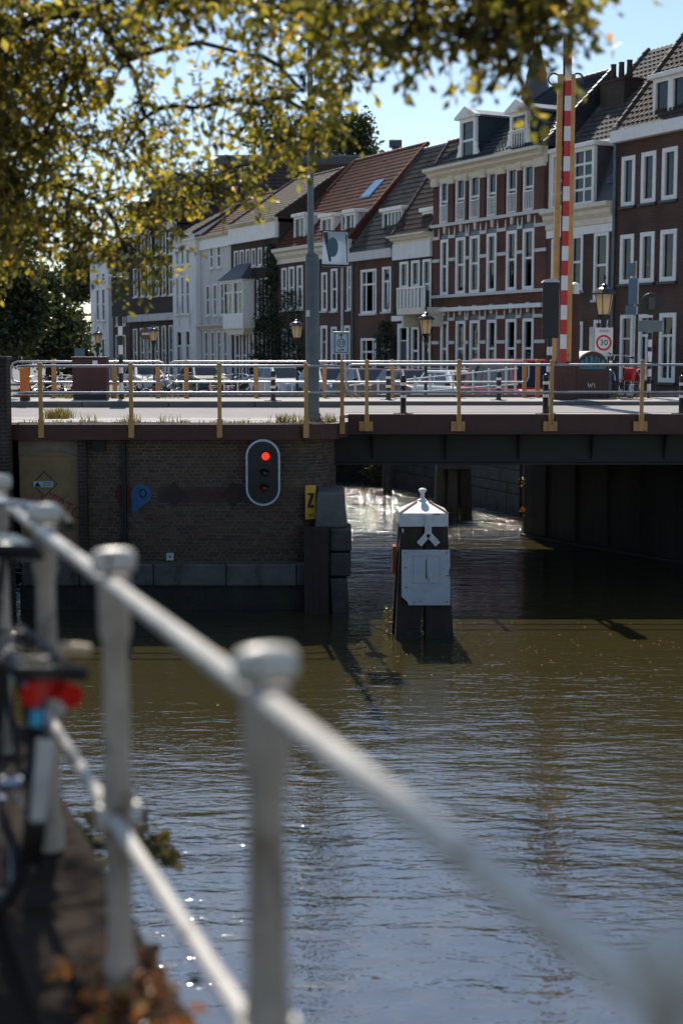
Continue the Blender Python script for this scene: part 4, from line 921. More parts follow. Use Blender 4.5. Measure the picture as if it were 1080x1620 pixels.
h.cornice(8.7-STREET, .4, 'paint_white', .35); h.roof(8.65, 4, 11, 'tile_black'); h.finish()
# --- behind the row
def back_house(name, label, px0, px1, yr, ye, Y, m_, ang=FANG, wall='brick_dark'):
    a, c = at(px0, yr, Y), at(px1, yr, Y); e = at(px0, ye, Y).z; W = (c-a).length
    o = empty(name, (a.x, a.y, STREET), math.atan2(c.y-a.y, c.x-a.x), label, 'house'); rz = a.z-STREET; ez = e-STREET
    tiles(o, 0, W, -3.4, ez, 0, rz, m_, cw=.3, ch=.36)
    b = MB(); b.poly([(0,0,rz),(W,0,rz),(W,3.4,ez),(0,3.4,ez)]); b.poly([(0,-3.35,ez-.05),(0,0,rz-.02),(0,3.4,ez)]); b.poly([(W,-3.35,ez-.05),(W,3.4,ez),(W,0,rz-.02)]); b.build('gable', wall, o)
    b = MB(); b.box(.02,-3.2,0,W-.02,3.3,ez-.02); b.build('wall', wall, o)
    n = int(W/.4); b = MB()
    for i in range(n): b.tube([(W*i/n,0,rz+.05),(W*(i+1)/n+.03,0,rz+.04)], [.13,.115], 6)
    q = b.build('ridge_tiles', 'tile_red', o); q['kind'] = 'stuff'; return o
back_house('brown_roof_house', 'large house behind the row with broad dark brown tiled roof', 388, 560, 263, 352, 96, 'tile_brown')
back_house('red_roof_house', 'house behind the row whose dark red roof reaches beside the brown one', 545, 655, 264, 345, 90, 'tile_red')
a, c = at(345,249,104), at(706,258,104); o = empty('flat_roof_block', (a.x,104,STREET), 0, 'long low block with dark flat roof edge behind the tiled roofs', 'building')
b = MB(); b.box(0,0,0,c.x-a.x,8,a.z-STREET-.6); b.build('wall', 'brick_dark', o)
b = MB(); b.box(-.2,-.3,a.z-STREET-.598,c.x-a.x+.2,8.2,a.z-STREET); b.build('roof_edge', 'lead_slate', o); b = MB(); b.box(-.25,-.35,a.z-STREET+.002,c.x-a.x+.25,.1,a.z-STREET+.12); b.build('roof_trim', 'zinc', o)
q = at(627,246,103); b = MB(); x_ = q.x-a.x; z_ = a.z-STREET; b.box(x_-.25,1,z_-.1,x_+.25,1.5,z_+.9); b.box(x_-.45,.8,z_+.9,x_+.45,1.7,z_+1.35); b.build('roof_vent', 'lead_slate', o)
q = at(848,165,150); o = empty('church_tower', (q.x,150,STREET), 0, 'dark pointed church spire rising behind the banded house', 'church')
b = MB(); b.box(-2.1,-2.1,0,2.1,2.1,20); b.build('tower', 'brick_dark', o)
zt_ = at(848,60,150).z-STREET; b = MB(); b.lathe([(2.3,20.02),(1.75,q.z-STREET),(.05,zt_)], 8); b.build('spire', 'lead_slate', o)
b = MB(); b.tube([(0,0,zt_),(0,0,zt_+1.4)], .06, 6); b.build('finial', 'zinc', o)
q = at(300,285,98); o = empty('roof_house', (q.x-3,98,STREET), -.5, 'house with flat dormer roofs glimpsed through the leaves on the left', 'house')
b = MB(); b.box(0,0,0,11,8,q.z-STREET-1.2); b.build('wall', 'brick_dark', o)
for x_ in (.6,4.4): b = MB(); b.box(x_,-.1,q.z-STREET-1.198,x_+3,4,q.z-STREET); d_ = b.build('dormer', 'lead_slate', o); b = MB(); b.box(x_-.2,-.4,q.z-STREET+.002,x_+3.2,4.2,q.z-STREET+.22); b.build('dormer_roof', 'plaster_grey', d_)
# ---------------------------------------------------------------- street furniture
def street_lamp(px, py, Y, label, s=1.0, base=STREET, sign=False):
    q = at(px, py, Y); o = empty('street_lamp', (q.x, Y, base), R.uniform(-.3,.3), label, 'street lamp', 'old style lanterns along the quay'); zc = q.z-base
    b = MB(); b.lathe([(.11*s,0),(.11*s,.5),(.075*s,.58),(.06*s,.62),(.05*s,zc-.75*s),(.06*s,zc-.72*s),(.045*s,zc-.62*s),(.06*s,zc-.45*s),(.13*s,zc-.32*s),(.15*s,zc-.3*s)], 12); b.build('post', 'black_gloss', o, smooth=True)
    b = MB()
    for k in range(4):
        a = math.pi/4+k*math.pi/2; b.tube([(.04*math.cos(a)*s,.04*math.sin(a)*s,zc-.6*s),(.13*math.cos(a)*s,.13*math.sin(a)*s,zc-.5*s),(.16*math.cos(a)*s,.16*math.sin(a)*s,zc-.3*s)], .012*s, 5)
    b.build('bracket', 'black_gloss', o)
    n = 6
    def ring(r, z): return [(r*math.cos(2*math.pi*k/n)*s, r*math.sin(2*math.pi*k/n)*s, zc+z*s) for k in range(n)]
    b = MB(); v = ring(.145,-.295)+ring(.225,.2); b.add(v, [(k,(k+1)%n,n+(k+1)%n,n+k) for k in range(n)]); b.build('glass', 'milk_glass', o)
    b = MB()
    for k in range(n): b.tube([v[k], v[n+k]], .011*s, 5)
    b.tube(ring(.15,-.295)+[ring(.15,-.295)[0]], .014*s, 5); b.build('frame', 'black_gloss', o)
    b = MB(); b.lathe([(.3*s,zc+.2*s),(.31*s,zc+.23*s),(.2*s,zc+.33*s),(.1*s,zc+.38*s),(.09*s,zc+.43*s),(.03*s,zc+.46*s),(.025*s,zc+.55*s),(.045*s,zc+.6*s),(.005*s,zc+.68*s)], n*2); b.build('cap', 'black_gloss', o)
    return o
street_lamp(955, 479, 36.6, 'large lantern with cream glass above the 30 zone sign', 1.05, base=.19)
street_lamp(673.5, 515, 47, 'lantern with cream glass in front of the white balcony', .95)
street_lamp(469.5, 523, 56, 'lantern left of the grey lamp column before the ivy', .95)
street_lamp(243, 530, 70, 'lantern before the tall dark house and its shop front', .95)
street_lamp(155.5, 535, 80, 'lantern before the white corner house', .95)
street_lamp(80.5, 537, 94, 'farthest left lantern under the dark trees', .95)

# 30 zone sign on the right lamp
q = at(954.5, 541, 36.4); o = empty('speed_sign', (q.x, 36.42, q.z), 0, 'white 30 zone speed limit sign with red ring', 'sign')
b = MB(); b.box(-.23,-.01,-.36,.23,.01,.36); b.build('plate', 'sign_white', o, bevel=.006)
b = MB(); b.box(-.36,.04,-.34,-.2,.06,.38); b.build('rear_plate', 'galvanised', o)
c2 = (0,0,-.02)
b = MB(); n = 28
v = [(r_*math.cos(2*math.pi*k/n), -.014, -.02+r_*math.sin(2*math.pi*k/n)) for r_ in (.2,.15) for k in range(n)]; v += [(a, -.0105, c) for a, _, c in v]
f = [(k,(k+1)%n,n+(k+1)%n,n+k) for k in range(n)]+[(2*n+k,k,(k+1)%n,2*n+(k+1)%n) for k in range(n)]
b.add(v, f); b.build('ring', 'red_paint', o)
text_mesh('number', '30', .21, 'black_paint', o, (0,-.014,-.02), ext=.002); text_mesh('text', 'ZONE', .09, 'steel_grey', o, (0,-.014,.27), ext=.002)
b = MB(); b.box(-.05,.011,-.3,.05,.14,-.24); b.box(-.05,.011,.24,.05,.14,.3); b.build('clamp', 'galvanised', o)

# barrier with raised red and white boom
bo = empty('road_barrier', (at(890,630,34.6).x, 34.6, .19), 0, 'raised red and white barrier boom between ochre uprights on a dark red cabinet', 'barrier')
bx0 = bo.location.x
def bl(px, py, y=34.6): q = at(px, py, y); return Vector((q.x-bx0, y-34.6, q.z-.19))
a, c = bl(880,455), bl(914,622)
b = MB(); b.box(a.x+.1,-.06,0,c.x,.5,a.z-.05); 
b.build('cabinet', 'oxblood', bo, bevel=.02)
for p0, p1 in ((901,914),):
    a, c = bl(p0,452), bl(p1,452); b = MB(); b.lathe([(.11,a.z-.2),(.11,a.z+.02),(.07,a.z+.06),(.01,a.z+.08)], 12, ((a.x+c.x)/2,-.1,0)); b.build('cap', 'cap_white', bo, smooth=True)
b = MB(); t0, t1 = bl(896,60), bl(886.5,575); nb = 22
dv = (t0-t1)/nb
for i in range(nb):
    p0, p1 = t1+dv*i, t1+dv*(i+.995); q = MB(); q.beam(p0+Vector((0,-.32,0)), p1+Vector((0,-.32,0)), .145, .08); q.build('boom_segment', 'red_paint' if i % 2 == 0 else 'white_enamel', bo, bevel=.006)
for (xa, ya), (xb, yb_) in (((884,120),(873,572)), ((903,120),(896,572))):
    b = MB(); b.beam(bl(xa,ya)+Vector((0,-.2,0)), bl(xb,yb_)+Vector((0,-.2,0)), .13, .1); b.build('upright', 'ochre', bo, bevel=.008)
b = MB(); b.beam(bl(891,60)+Vector((0,-.22,0)), bl(884,572)+Vector((0,-.22,0)), .07, .05); b.build('guide_rail', 'wood_dark', bo)
for xa, sgn in ((881,-1),(905,1)):
    cc = bl(xa,128)+Vector((sgn*.1,-.12,.02)); b = MB(); b.tube([(cc.x-sgn*.13*math.cos(rad(t_)),cc.y,cc.z+.13*math.sin(rad(t_))) for t_ in range(0,281,20)], .022, 6); b.build('hook', 'oxblood', bo, smooth=True)
b = MB(); b.box(bl(872,585).x,-.4,0,bl(905,585).x,-.07,bl(884,577).z); b.build('pedestal', 'oxblood', bo, bevel=.02)
b = MB(); a = bl(884,600); b.box(a.x+.15,-.075,a.z-.3,a.x+.3,-.0625,a.z-.18); b.build('label_plate', 'sign_white', bo)
# barrel-roofed machine housing with graffiti
q = at(936,636,35.2); mh = empty('machine_housing', (q.x, 35.2, .19), rad(10), 'dark red barrel-topped bridge machine housing with turquoise graffiti', 'cabinet')
w_ = .42; hz = at(936,586,35.2).z-.19
b = MB(); b.box(-w_,0,0,w_,1.5,hz); b.build('body', 'oxblood', mh)
arc = [(w_*math.cos(rad(t_)), hz+.003+.46*math.sin(rad(t_))) for t_ in range(0,181,12)]
b = MB(); b.prism(arc, 0, .03); b.build('front_end', 'oxblood', mh)
b = MB(); b.prism([(a*1.03, c+.012 if c > hz+.01 else c) for a, c in arc], .031, 1.52); b.build('barrel_roof', 'paint_cream', mh, smooth=True)
def stroke(par, name, m_, lines, wd, y=-.006):
    b = MB()
    for ln in lines:
        for p0, p1 in zip(ln, ln[1:]):
            d = Vector((p1[0]-p0[0], p1[1]-p0[1])); L = d.length or 1; nx, nz = -d.y/L*wd/2, d.x/L*wd/2
            b.prism([(p0[0]+nx,p0[1]+nz),(p1[0]+nx,p1[1]+nz),(p1[0]-nx,p1[1]-nz),(p0[0]-nx,p0[1]-nz)], y-R.uniform(0,.003), y+.004)
    return b.build(name, m_, par)
g = [[(-.33,hz+.05),(-.28,hz+.26),(-.22,hz+.1),(-.17,hz+.33),(-.12,hz+.08)],[(-.06,hz+.06),(-.05,hz+.36),(.02,hz+.2)],[(.07,hz+.06),(.08,hz+.34)],[(.14,hz+.3),(.2,hz+.06),(.26,hz+.26),(.31,hz+.07)],[(-.3,hz+.06),(.32,hz+.06)],[(-.25,hz+.16),(.3,hz+.17)]]
stroke(mh, 'graffiti', 'graffiti_cyan', g, .045)
stroke(mh, 'graffiti_tag', 'stone_band', [[(-.12,hz-.3),(-.1,hz-.42),(-.06,hz-.33),(-.03,hz-.42),(0,hz-.3)],[(.04,hz-.32),(.06,hz-.42)]], .018)

def striped_pole(parent, x, y, z0, z1, r, n, first=1, name='pole_band'):
    for i in range(n):
        a, c = z0+(z1-z0)*i/n, z0+(z1-z0)*(i+1)/n; b = MB(); b.lathe([(r,a+.002),(r,c-.002)], 12, (x,y,0)); b.build(name, 'white_enamel' if (i+first) % 2 == 0 else 'black_paint', parent, smooth=True)
# traffic signals seen from the back
def signal(px, Y, ybox0, ybox1, ybase, wpx, label, cap, rot=0, zb=None):
    q = at(px, ybase, Y); o = empty('traffic_signal', (q.x, Y, q.z), rot, label, 'traffic light')
    z0, z1 = at(px,ybox1,Y).z-q.z, at(px,ybox0,Y).z-q.z; hw_ = wpx/2/FPX*Y
    b = MB(); b.box(-hw_,-.05,z0,hw_,-.02,z1); b.build('back_board', 'black_paint', o, bevel=.02)
    b = MB(); b.box(-hw_*.7,-.019,z0+.05,hw_*.7,.22,z1-.05); hd = b.build('housing', 'black_paint', o, bevel=.03)
    for k in range(3):
        zz = z0+(z1-z0)*(.2+.3*k); b = MB(); b.tube([(0,.2,zz+.02),(0,.42,zz)], [.1,.115], 10, cap=False); b.build('visor', 'black_paint', hd)
    if cap: b = MB(); b.prism([(hw_*math.cos(rad(t_))*1.02, z1+.002+.07*math.sin(rad(t_))) for t_ in range(0,181,15)], -.08, .22); b.build('hood', 'cap_white', o, smooth=True)
    nb_ = 9; striped_pole(o, 0, .05, .0, z0, .055, nb_, 1)
    b = MB(); b.lathe([(.1,-.01),(.1,.06),(.06,.1)], 12, (0,.05,0)); b.build('base', 'black_paint', o)
    return o
signal(867.5, 28.6, 447, 535, 655.5, 26, 'black traffic signal with pale hood on striped pole beside the barrier', True)
signal(192, 35.0, 438, 501, 635, 24, 'black traffic signal on striped pole at the left before the dark house', False)

# round sign seen from behind on a striped pole, with small plates
q = at(1025,632,35.6); o = empty('road_sign', (q.x,35.6,.19), 0, 'round road sign seen from its black back on a striped pole, right', 'sign'); zc = at(1025,481,35.6).z-.19
b = MB(); b.lathe([(.27,-.06),(.275,-.05),(.275,-.04),(.27,-.035)], 28, (0,0,zc), axis='y'); b.build('disc', 'black_paint', o)
b = MB(); b.box(-.08,-.1,zc-.14,.08,-.061,zc+.16); b.build('bracket', 'black_gloss', o)
zp = at(1025,516,35.6).z-.19; b = MB(); b.box(-.3,-.075,zp-.14,.28,-.06,zp+.14); b.build('plate', 'steel_grey', o, bevel=.006)
striped_pole(o, 0, 0, 0, zc-.15, .05, 12)
zz = at(1025,560,35.6).z-.19; b = MB(); b.box(-.06,-.056,zz-.06,.05,-.051,zz+.06); b.build('sticker', 'sign_white', o)
# tall pole with blue plates seen from behind
q = at(999,632,37.5); o = empty('sign_post', (q.x,37.5,.0), 0, 'grey pole with three blue-grey sign plates seen from behind', 'sign'); o.location.z = STREET
zz = lambda py: at(999,py,37.5).z-STREET
b = MB(); b.tube([(0,0,0),(.02,0,zz(413))], .03, 10); b.build('pole', 'galvanised', o)
for i, (x0, x1, y0, y1) in enumerate(((990,1004,416,437),(993,1008,440,482),(989,1007,484,498))):
    b = MB(); xa, xb = at(x0,450,37.5).x-q.x, at(x1,450,37.5).x-q.x; b.box(xa,-.06-.004*i,zz(y1),xb,-.035-.004*i,zz(y0)); p_ = b.build('plate', 'sign_blue', o, bevel=.005)
    b = MB(); b.box(xb-.02,-.075,zz(y1)+.01,xb+.015,-.03,zz(y0)-.01); b.build('edge', 'ochre' if i == 0 else 'galvanised', p_)
# thin pole with route sign and hanging banner box
sp_ = wthing('route_sign', tuple(at(540.5,690,26.2)), 'pale blue route sign with arrow and circled 33 on a thin pole', 'sign')
X0, Ys = at(540.5,600,26.2).x, 26.2
b = MB(); b.tube([(X0,Ys,-.2),(X0,Ys,at(540,338,Ys).z)], .024, 10); b.build('pole', 'galvanised', sp_, smooth=True)
a, c = at(526.5,524.5,26.1), at(552.5,560,26.1); b = MB(); b.box(a.x,26.12,c.z,c.x,26.14,a.z); pl = b.build('plate', 'sign_pale', sp_, bevel=.01)
xm, zm_ = (a.x+c.x)/2, (a.z+c.z)/2
b = MB(); e = .025
for x0, z0_, x1, z1_ in ((a.x+e,c.z+e,c.x-e,c.z+e+.012),(a.x+e,a.z-e-.012,c.x-e,a.z-e),(a.x+e,c.z+e+.0125,a.x+e+.012,a.z-e-.0125),(c.x-e-.012,c.z+e+.0125,c.x-e,a.z-e-.0125)): b.box(x0,26.113,z0_,x1,26.119,z1_)
b.build('border', 'black_paint', pl)
n = 24; b = MB(); v = [(xm+r_*math.cos(2*math.pi*k/n), 26.113, zm_-.005+r_*math.sin(2*math.pi*k/n)) for r_ in (.078,.067) for k in range(n)]; b.add(v, [(k,(k+1)%n,n+(k+1)%n,n+k) for k in range(n)]); b.build('ring', 'black_paint', pl)
text_mesh('number', '33', .1, 'black_paint', pl, (xm, 26.115, zm_-.005), ext=.002)
b = MB(); b.box(xm-.007,26.113,zm_+.09,xm+.007,26.119,zm_+.15); b.prism([(xm-.04,zm_+.125),(xm,zm_+.165),(xm+.04,zm_+.125),(xm+.03,zm_+.117),(xm,zm_+.147),(xm-.03,zm_+.117)], 26.111, 26.1125); b.build('arrow', 'black_paint', pl)
b = MB(); b.box(xm-.06,26.113,zm_-.14,xm+.045,26.119,zm_-.125); b.box(xm+.02,26.113,zm_-.1245,xm+.05,26.119,zm_-.11); b.build('small_mark', 'black_paint', pl)
bn = wthing('banner_box', tuple(at(530,390,26.15)), 'shiny white banner box with grey oval hung on the thin pole', 'banner')
a, c = at(509,366,26), at(551.5,419,26)
b = MB(); b.prism([(a.x+.02,a.z),(c.x-.02,a.z-.01),(c.x,c.z),(a.x,c.z+.015)], 26.0, 26.04); b.build('box', 'banner_film', bn, bevel=.012)
b = MB(); b.prism([(a.x+.02,a.z-.02),(a.x+.1,a.z-.01),(a.x+.17,c.z+.06),(a.x+.13,c.z+.06)], 25.985, 25.998); b.prism([(c.x-.06,a.z-.06),(c.x-.035,a.z-.06),(c.x-.02,c.z+.04),(c.x-.035,c.z+.04)], 25.985, 25.998); b.build('fold', 'black_gloss', bn)
q = at(526,391,25.98); b = MB(); b.prism([(q.x+.1*math.cos(i*.2618), q.z+.175*math.sin(i*.2618)) for i in range(24)], 25.982, 25.997); b.build('oval', 'sign_blue', bn)
b = MB(); b.box(a.x-.03,26.03,a.z-.02,c.x+.02,26.2,a.z+.02); b.box(a.x-.0,26.03,c.z-.02,c.x+.02,26.2,c.z+.015); b.build('bracket', 'black_paint', bn)
# tall grey lamp column
lc = wthing('lamp_column', tuple(at(494.5,668,26.4)), 'tall grey steel lamp column standing at the pier edge', 'lamp post')
X0 = at(494.5,600,26.4).x; zs_ = lambda py: at(494,py,26.4).z
b = MB(); b.box(X0-.125,26.3,.05,X0+.12,26.52,zs_(405)); b.build('lower_shaft', 'steel_grey', lc, bevel=.03)
b = MB(); b.box(X0-.03,26.285,.3,X0+.01,26.299,zs_(415)); b.build('channel', 'zinc', lc)
b = MB(); b.box(X0-.15,26.27,.045,X0+.145,26.55,.2); b.build('base', 'steel_grey', lc, bevel=.02)
b = MB(); b.tube([(X0-.03,26.42,zs_(407)),(X0-.035,26.42,zs_(60))], [.062,.045], 12); b.build('upper_shaft', 'steel_grey', lc, smooth=True)
b = MB(); b.prism([(X0-.125,zs_(405)+.002),(X0+.12,zs_(405)+.002),(X0+.03,zs_(400)),(X0-.08,zs_(400))], 26.34, 26.48); b.build('cap', 'zinc', lc)
b = MB(); b.box(X0-.115,26.292,zs_(501),X0-.05,26.299,zs_(491)); b.build('number_plate', 'sign_white', lc)
b = MB(); zl = zs_(168); b.box(X0-.16,26.36,zl-.05,X0+.05,26.5,zl+.05); b.box(X0-.2,26.34,zl+.052,X0-.06,26.5,zl+.09); b.build('luminaire', 'black_paint', lc)

def bollard(px, yt, yb, Y, label, zb):
    q = at(px, yb, Y); o = empty('bollard', (q.x, Y, zb), 0, label, 'bollard', 'black bollards with white bands'); h_ = at(px,yt,Y).z-zb
    b = MB(); b.lathe([(.09,0),(.09,.02),(.06,.03),(.06,h_-.1),(.065,h_-.09),(.06,h_-.03),(.03,h_),(.005,h_+.005)], 12); b.build('shaft', 'black_gloss', o, smooth=True)
    for zz in (h_-.2, h_*.42): b = MB(); b.lathe([(.0615,zz),(.0615,zz+.06)], 12); b.build('band', 'white_enamel', o)
    b = MB(); b.box(-.2,-.05,.0,.2,.05,.012); b.build('foot_plate', 'black_paint', o)
bollard(637.5, 594, 659, 28.5, 'black bollard on the near edge of the span, left of centre', .1)
bollard(614, 586, 636, 34.2, 'black bollard on the far footpath left of the near centre bollard', .195)
bollard(432, 587, 639, 33.6, 'black bollard on the far footpath left of the lamp column', .195)
bollard(788, 588, 639, 34, 'black bollard on the far footpath before the red van', .195)
bollard(862, 592, 656, 28.45, 'black bollard at the foot of the right striped signal pole', .1)
bollard(1077, 594, 657, 28.5, 'black bollard at the right edge of the picture', .1)
q = at(40.5,638,33.6); o = empty('orange_post', (q.x,33.6,.19), 0, 'short orange marker post at the left end of the bridge', 'post'); h_ = at(40,580,33.6).z-.19
b = MB(); b.box(-.1,-.08,.12,.1,.08,h_); b.build('shaft', 'orange_paint', o, bevel=.015); b = MB(); b.box(-.105,-.085,0,.105,.085,.118); b.build('foot', 'black_paint', o)  # black foot paints in the shadow at the base of the post
q = at(145,636,34.4); o = empty('utility_cabinet', (q.x,34.4,.19), 0, 'dark red utility cabinet on the bridge left of the striped signal', 'cabinet'); h_ = at(145,567,34.4).z-.19
b = MB(); b.box(-.41,-.2,.12,.41,.2,h_); b.build('body', 'oxblood', o, bevel=.012); b = MB(); b.box(-.43,-.23,h_+.002,.43,.22,h_+.04); b.build('lid', 'oxblood', o, bevel=.01)
b = MB(); b.box(-.4,-.19,0,.4,.19,.118); b.build('plinth', 'black_paint', o); b = MB(); b.box(-.004,-.206,.15,.004,-.202,h_-.12); b.build('door_gap', 'black_paint', o); b = MB(); b.box(.08,-.21,h_-.14,.2,-.202,h_-.05); b.build('label_plate', 'sign_white', o)
q = at(126.5,560,62); o = empty('parking_sign', (q.x,62,STREET), 0, 'small blue parking sign far behind the cabinet', 'sign'); zz = q.z-STREET
b = MB(); b.box(-.22,-.02,zz-.4,.22,.02,zz+.25); b.build('plate', 'sign_blue', o); b = MB(); b.tube([(0,.05,0),(0,.05,zz+.2)], .03, 6); b.build('pole', 'galvanised', o); b = MB(); b.box(-.14,-.026,zz-.3,.14,-.021,zz-.12); b.build('panel', 'sign_white', o)
q = at(231,528,75); o = empty('no_entry_sign', (q.x,75,STREET), 0, 'round dark red road sign beside the shop front far left', 'sign'); zz = q.z-STREET
b = MB(); b.lathe([(.32,0),(.32,.02)], 20, (0,0,zz), axis='y'); b.build('disc', 'lens_dark_red', o); b = MB(); b.box(-.2,-.012,zz-.05,.2,-.005,zz+.05); b.build('bar', 'sign_white', o); b = MB(); b.tube([(0,.06,0),(0,.06,zz)], .035, 6); b.build('pole', 'galvanised', o)

# ---------------------------------------------------------------- parked cars
def make_car(paint, label, loc, rz, L=4.2, Hh=1.48, van=False, rails=False):
    o = empty('parked_car', loc, rz, label, 'car', 'cars parked along the quay'); hl = L/2
    if van: prof = [(-hl,.3),(-hl-.02,.7),(-hl+.02,1.0),(hl-1.0,1.02),(hl-.25,.92),(hl,.68),(hl+.02,.3)]
    else: prof = [(-hl,.28),(-hl-.03,.62),(-hl+.08,.93),(-hl+.6,.98),(hl-1.35,.98),(hl-.3,.84),(hl-.02,.62),(hl+.02,.28)]
    b = MB(); b.prism(prof, -.85, .85); body = b.build('body', paint, o, bevel=.09, seg=3)
    x0, x1 = (-hl+.1, hl-.95) if van else (-hl+.18, hl-1.2); t0, t1 = (-hl+.25, hl-1.55) if van else (-hl+.6, hl-2.0); zt = Hh+(.4 if van else 0)
    bt = [(x0,-.8,.95),(x1,-.8,.95),(x1,.8,.95),(x0,.8,.95)]; tp = [(t0,-.6,zt),(t1,-.6,zt),(t1,.6,zt),(t0,.6,zt)]
    b = MB(); b.add(bt+tp, [(3,2,1,0),(4,5,6,7),(0,1,5,4),(1,2,6,5),(2,3,7,6),(3,0,4,7)]); b.build('cabin', paint, o, bevel=.07, seg=3)
    bt, tp = [Vector(p) for p in bt], [Vector(p) for p in tp]
    def pane(A, B, C, D, u0, u1, v0, v1, name):
        def P(u, v): return (A*(1-u)+B*u)*(1-v)+(D*(1-u)+C*u)*v
        n = (B-A).cross(D-A).normalized(); pts = [P(u0,v0),P(u1,v0),P(u1,v1),P(u0,v1)]; cc = Vector((0,0,1.2))
        if n.dot(P(.5,.5)-cc) < 0: n = -n
        b = MB(); b.add([p+n*.012 for p in pts]+[p-n*.02 for p in pts], [(0,1,2,3),(7,6,5,4),(0,4,5,1),(1,5,6,2),(2,6,7,3),(3,7,4,0)]); b.build(name, 'car_glass', o, bevel=.008, seg=1)
    pane(bt[1],bt[2],tp[2],tp[1],.08,.92,.1,.9,'windscreen'); pane(bt[3],bt[0],tp[0],tp[3],.1,.9,.2,.88,'rear_window')
    for u0, u1 in ((.08,.36),(.4,.66),(.7,.92)) if van else ((.1,.48),(.52,.88)):
        pane(bt[0],bt[1],tp[1],tp[0],u0,u1,.12,.86,'side_window'); pane(bt[2],bt[3],tp[3],tp[2],1-u1,1-u0,.12,.86,'side_window')
    for sx in (-hl+.8, hl-.8):
        for sy in (-.78, .78):
            b = MB(); b.lathe([(.2,-.1),(.3,-.1),(.32,-.06),(.32,.06),(.3,.1),(.2,.1)], 18, (sx,sy,.32), axis='y'); wh = b.build('wheel', 'rubber', o, smooth=True)
            b = MB(); b.lathe([(.04,-.11),(.2,-.085),(.2,.085),(.04,.11)], 12, (sx,sy,.32), axis='y'); b.build('rim', 'galvanised', wh)
    for sy in (-.6, .6):
        b = MB(); b.box(hl-.2,sy-.17,.62,hl+.012,sy+.17,.78); b.build('headlight', 'sign_pale', o, bevel=.03); b = MB(); b.box(-hl-.02,sy-.1,.7,-hl+.1,sy+.14,.88); b.build('tail_light', 'lens_dark_red', o, bevel=.02)
        b = MB(); b.box(x1-.15,sy*1.55-.08,1.0,x1-.03,sy*1.55+.08,1.12); b.build('mirror', 'black_gloss', o, bevel=.02)
    b = MB(); b.box(hl+.0,-.26,.4,hl+.032,.26,.51); b.build('number_plate', 'sign_yellow', o); b = MB(); b.box(hl-.05,-.5,.3,hl+.035,.5,.38); b.build('grille', 'black_paint', o)
    if rails:
        for sy in (-.58, .58): b = MB(); b.tube([(t0+.1,sy,zt),(t0+.2,sy,zt+.07),(t1-.2,sy,zt+.07),(t1-.1,sy,zt)], .018, 6); b.build('roof_rail', 'galvanised', o)
    return o
QANG = math.atan2(-1, .4)                    # cars stand along the quay, nose towards the bridge
def carat(px, Y): return (ray(px,600)[0]*Y, Y, STREET)
make_car('car_red', 'red van parked nearest the barrier', carat(818,44.5), QANG, 4.6, van=True)
make_car('car_white', 'white estate car with roof rails behind the right guard rail', carat(728,48.2), QANG, 4.4, rails=True)
make_car('car_plum', 'dark plum car with roof rails left of the white estate', carat(655,52.2), QANG, 4.3, rails=True)
make_car('car_dark', 'dark hatchback parked behind the sloping guard rail', carat(585,56), QANG, 4.0)
make_car('car_blue', 'pale blue car parked just right of the lamp column', carat(522,60), QANG, 4.2)
make_car('car_silver', 'silver hatchback behind the bollard left of the lamp column', carat(448,64), QANG+.1, 4.0)
make_car('car_dark', 'dark car parked before the pale house, left of the silver hatchback', carat(322,73), QANG, 4.2)
make_car('car_silver', 'small pale car behind the left striped signal pole', carat(232,74), QANG, 4.0)

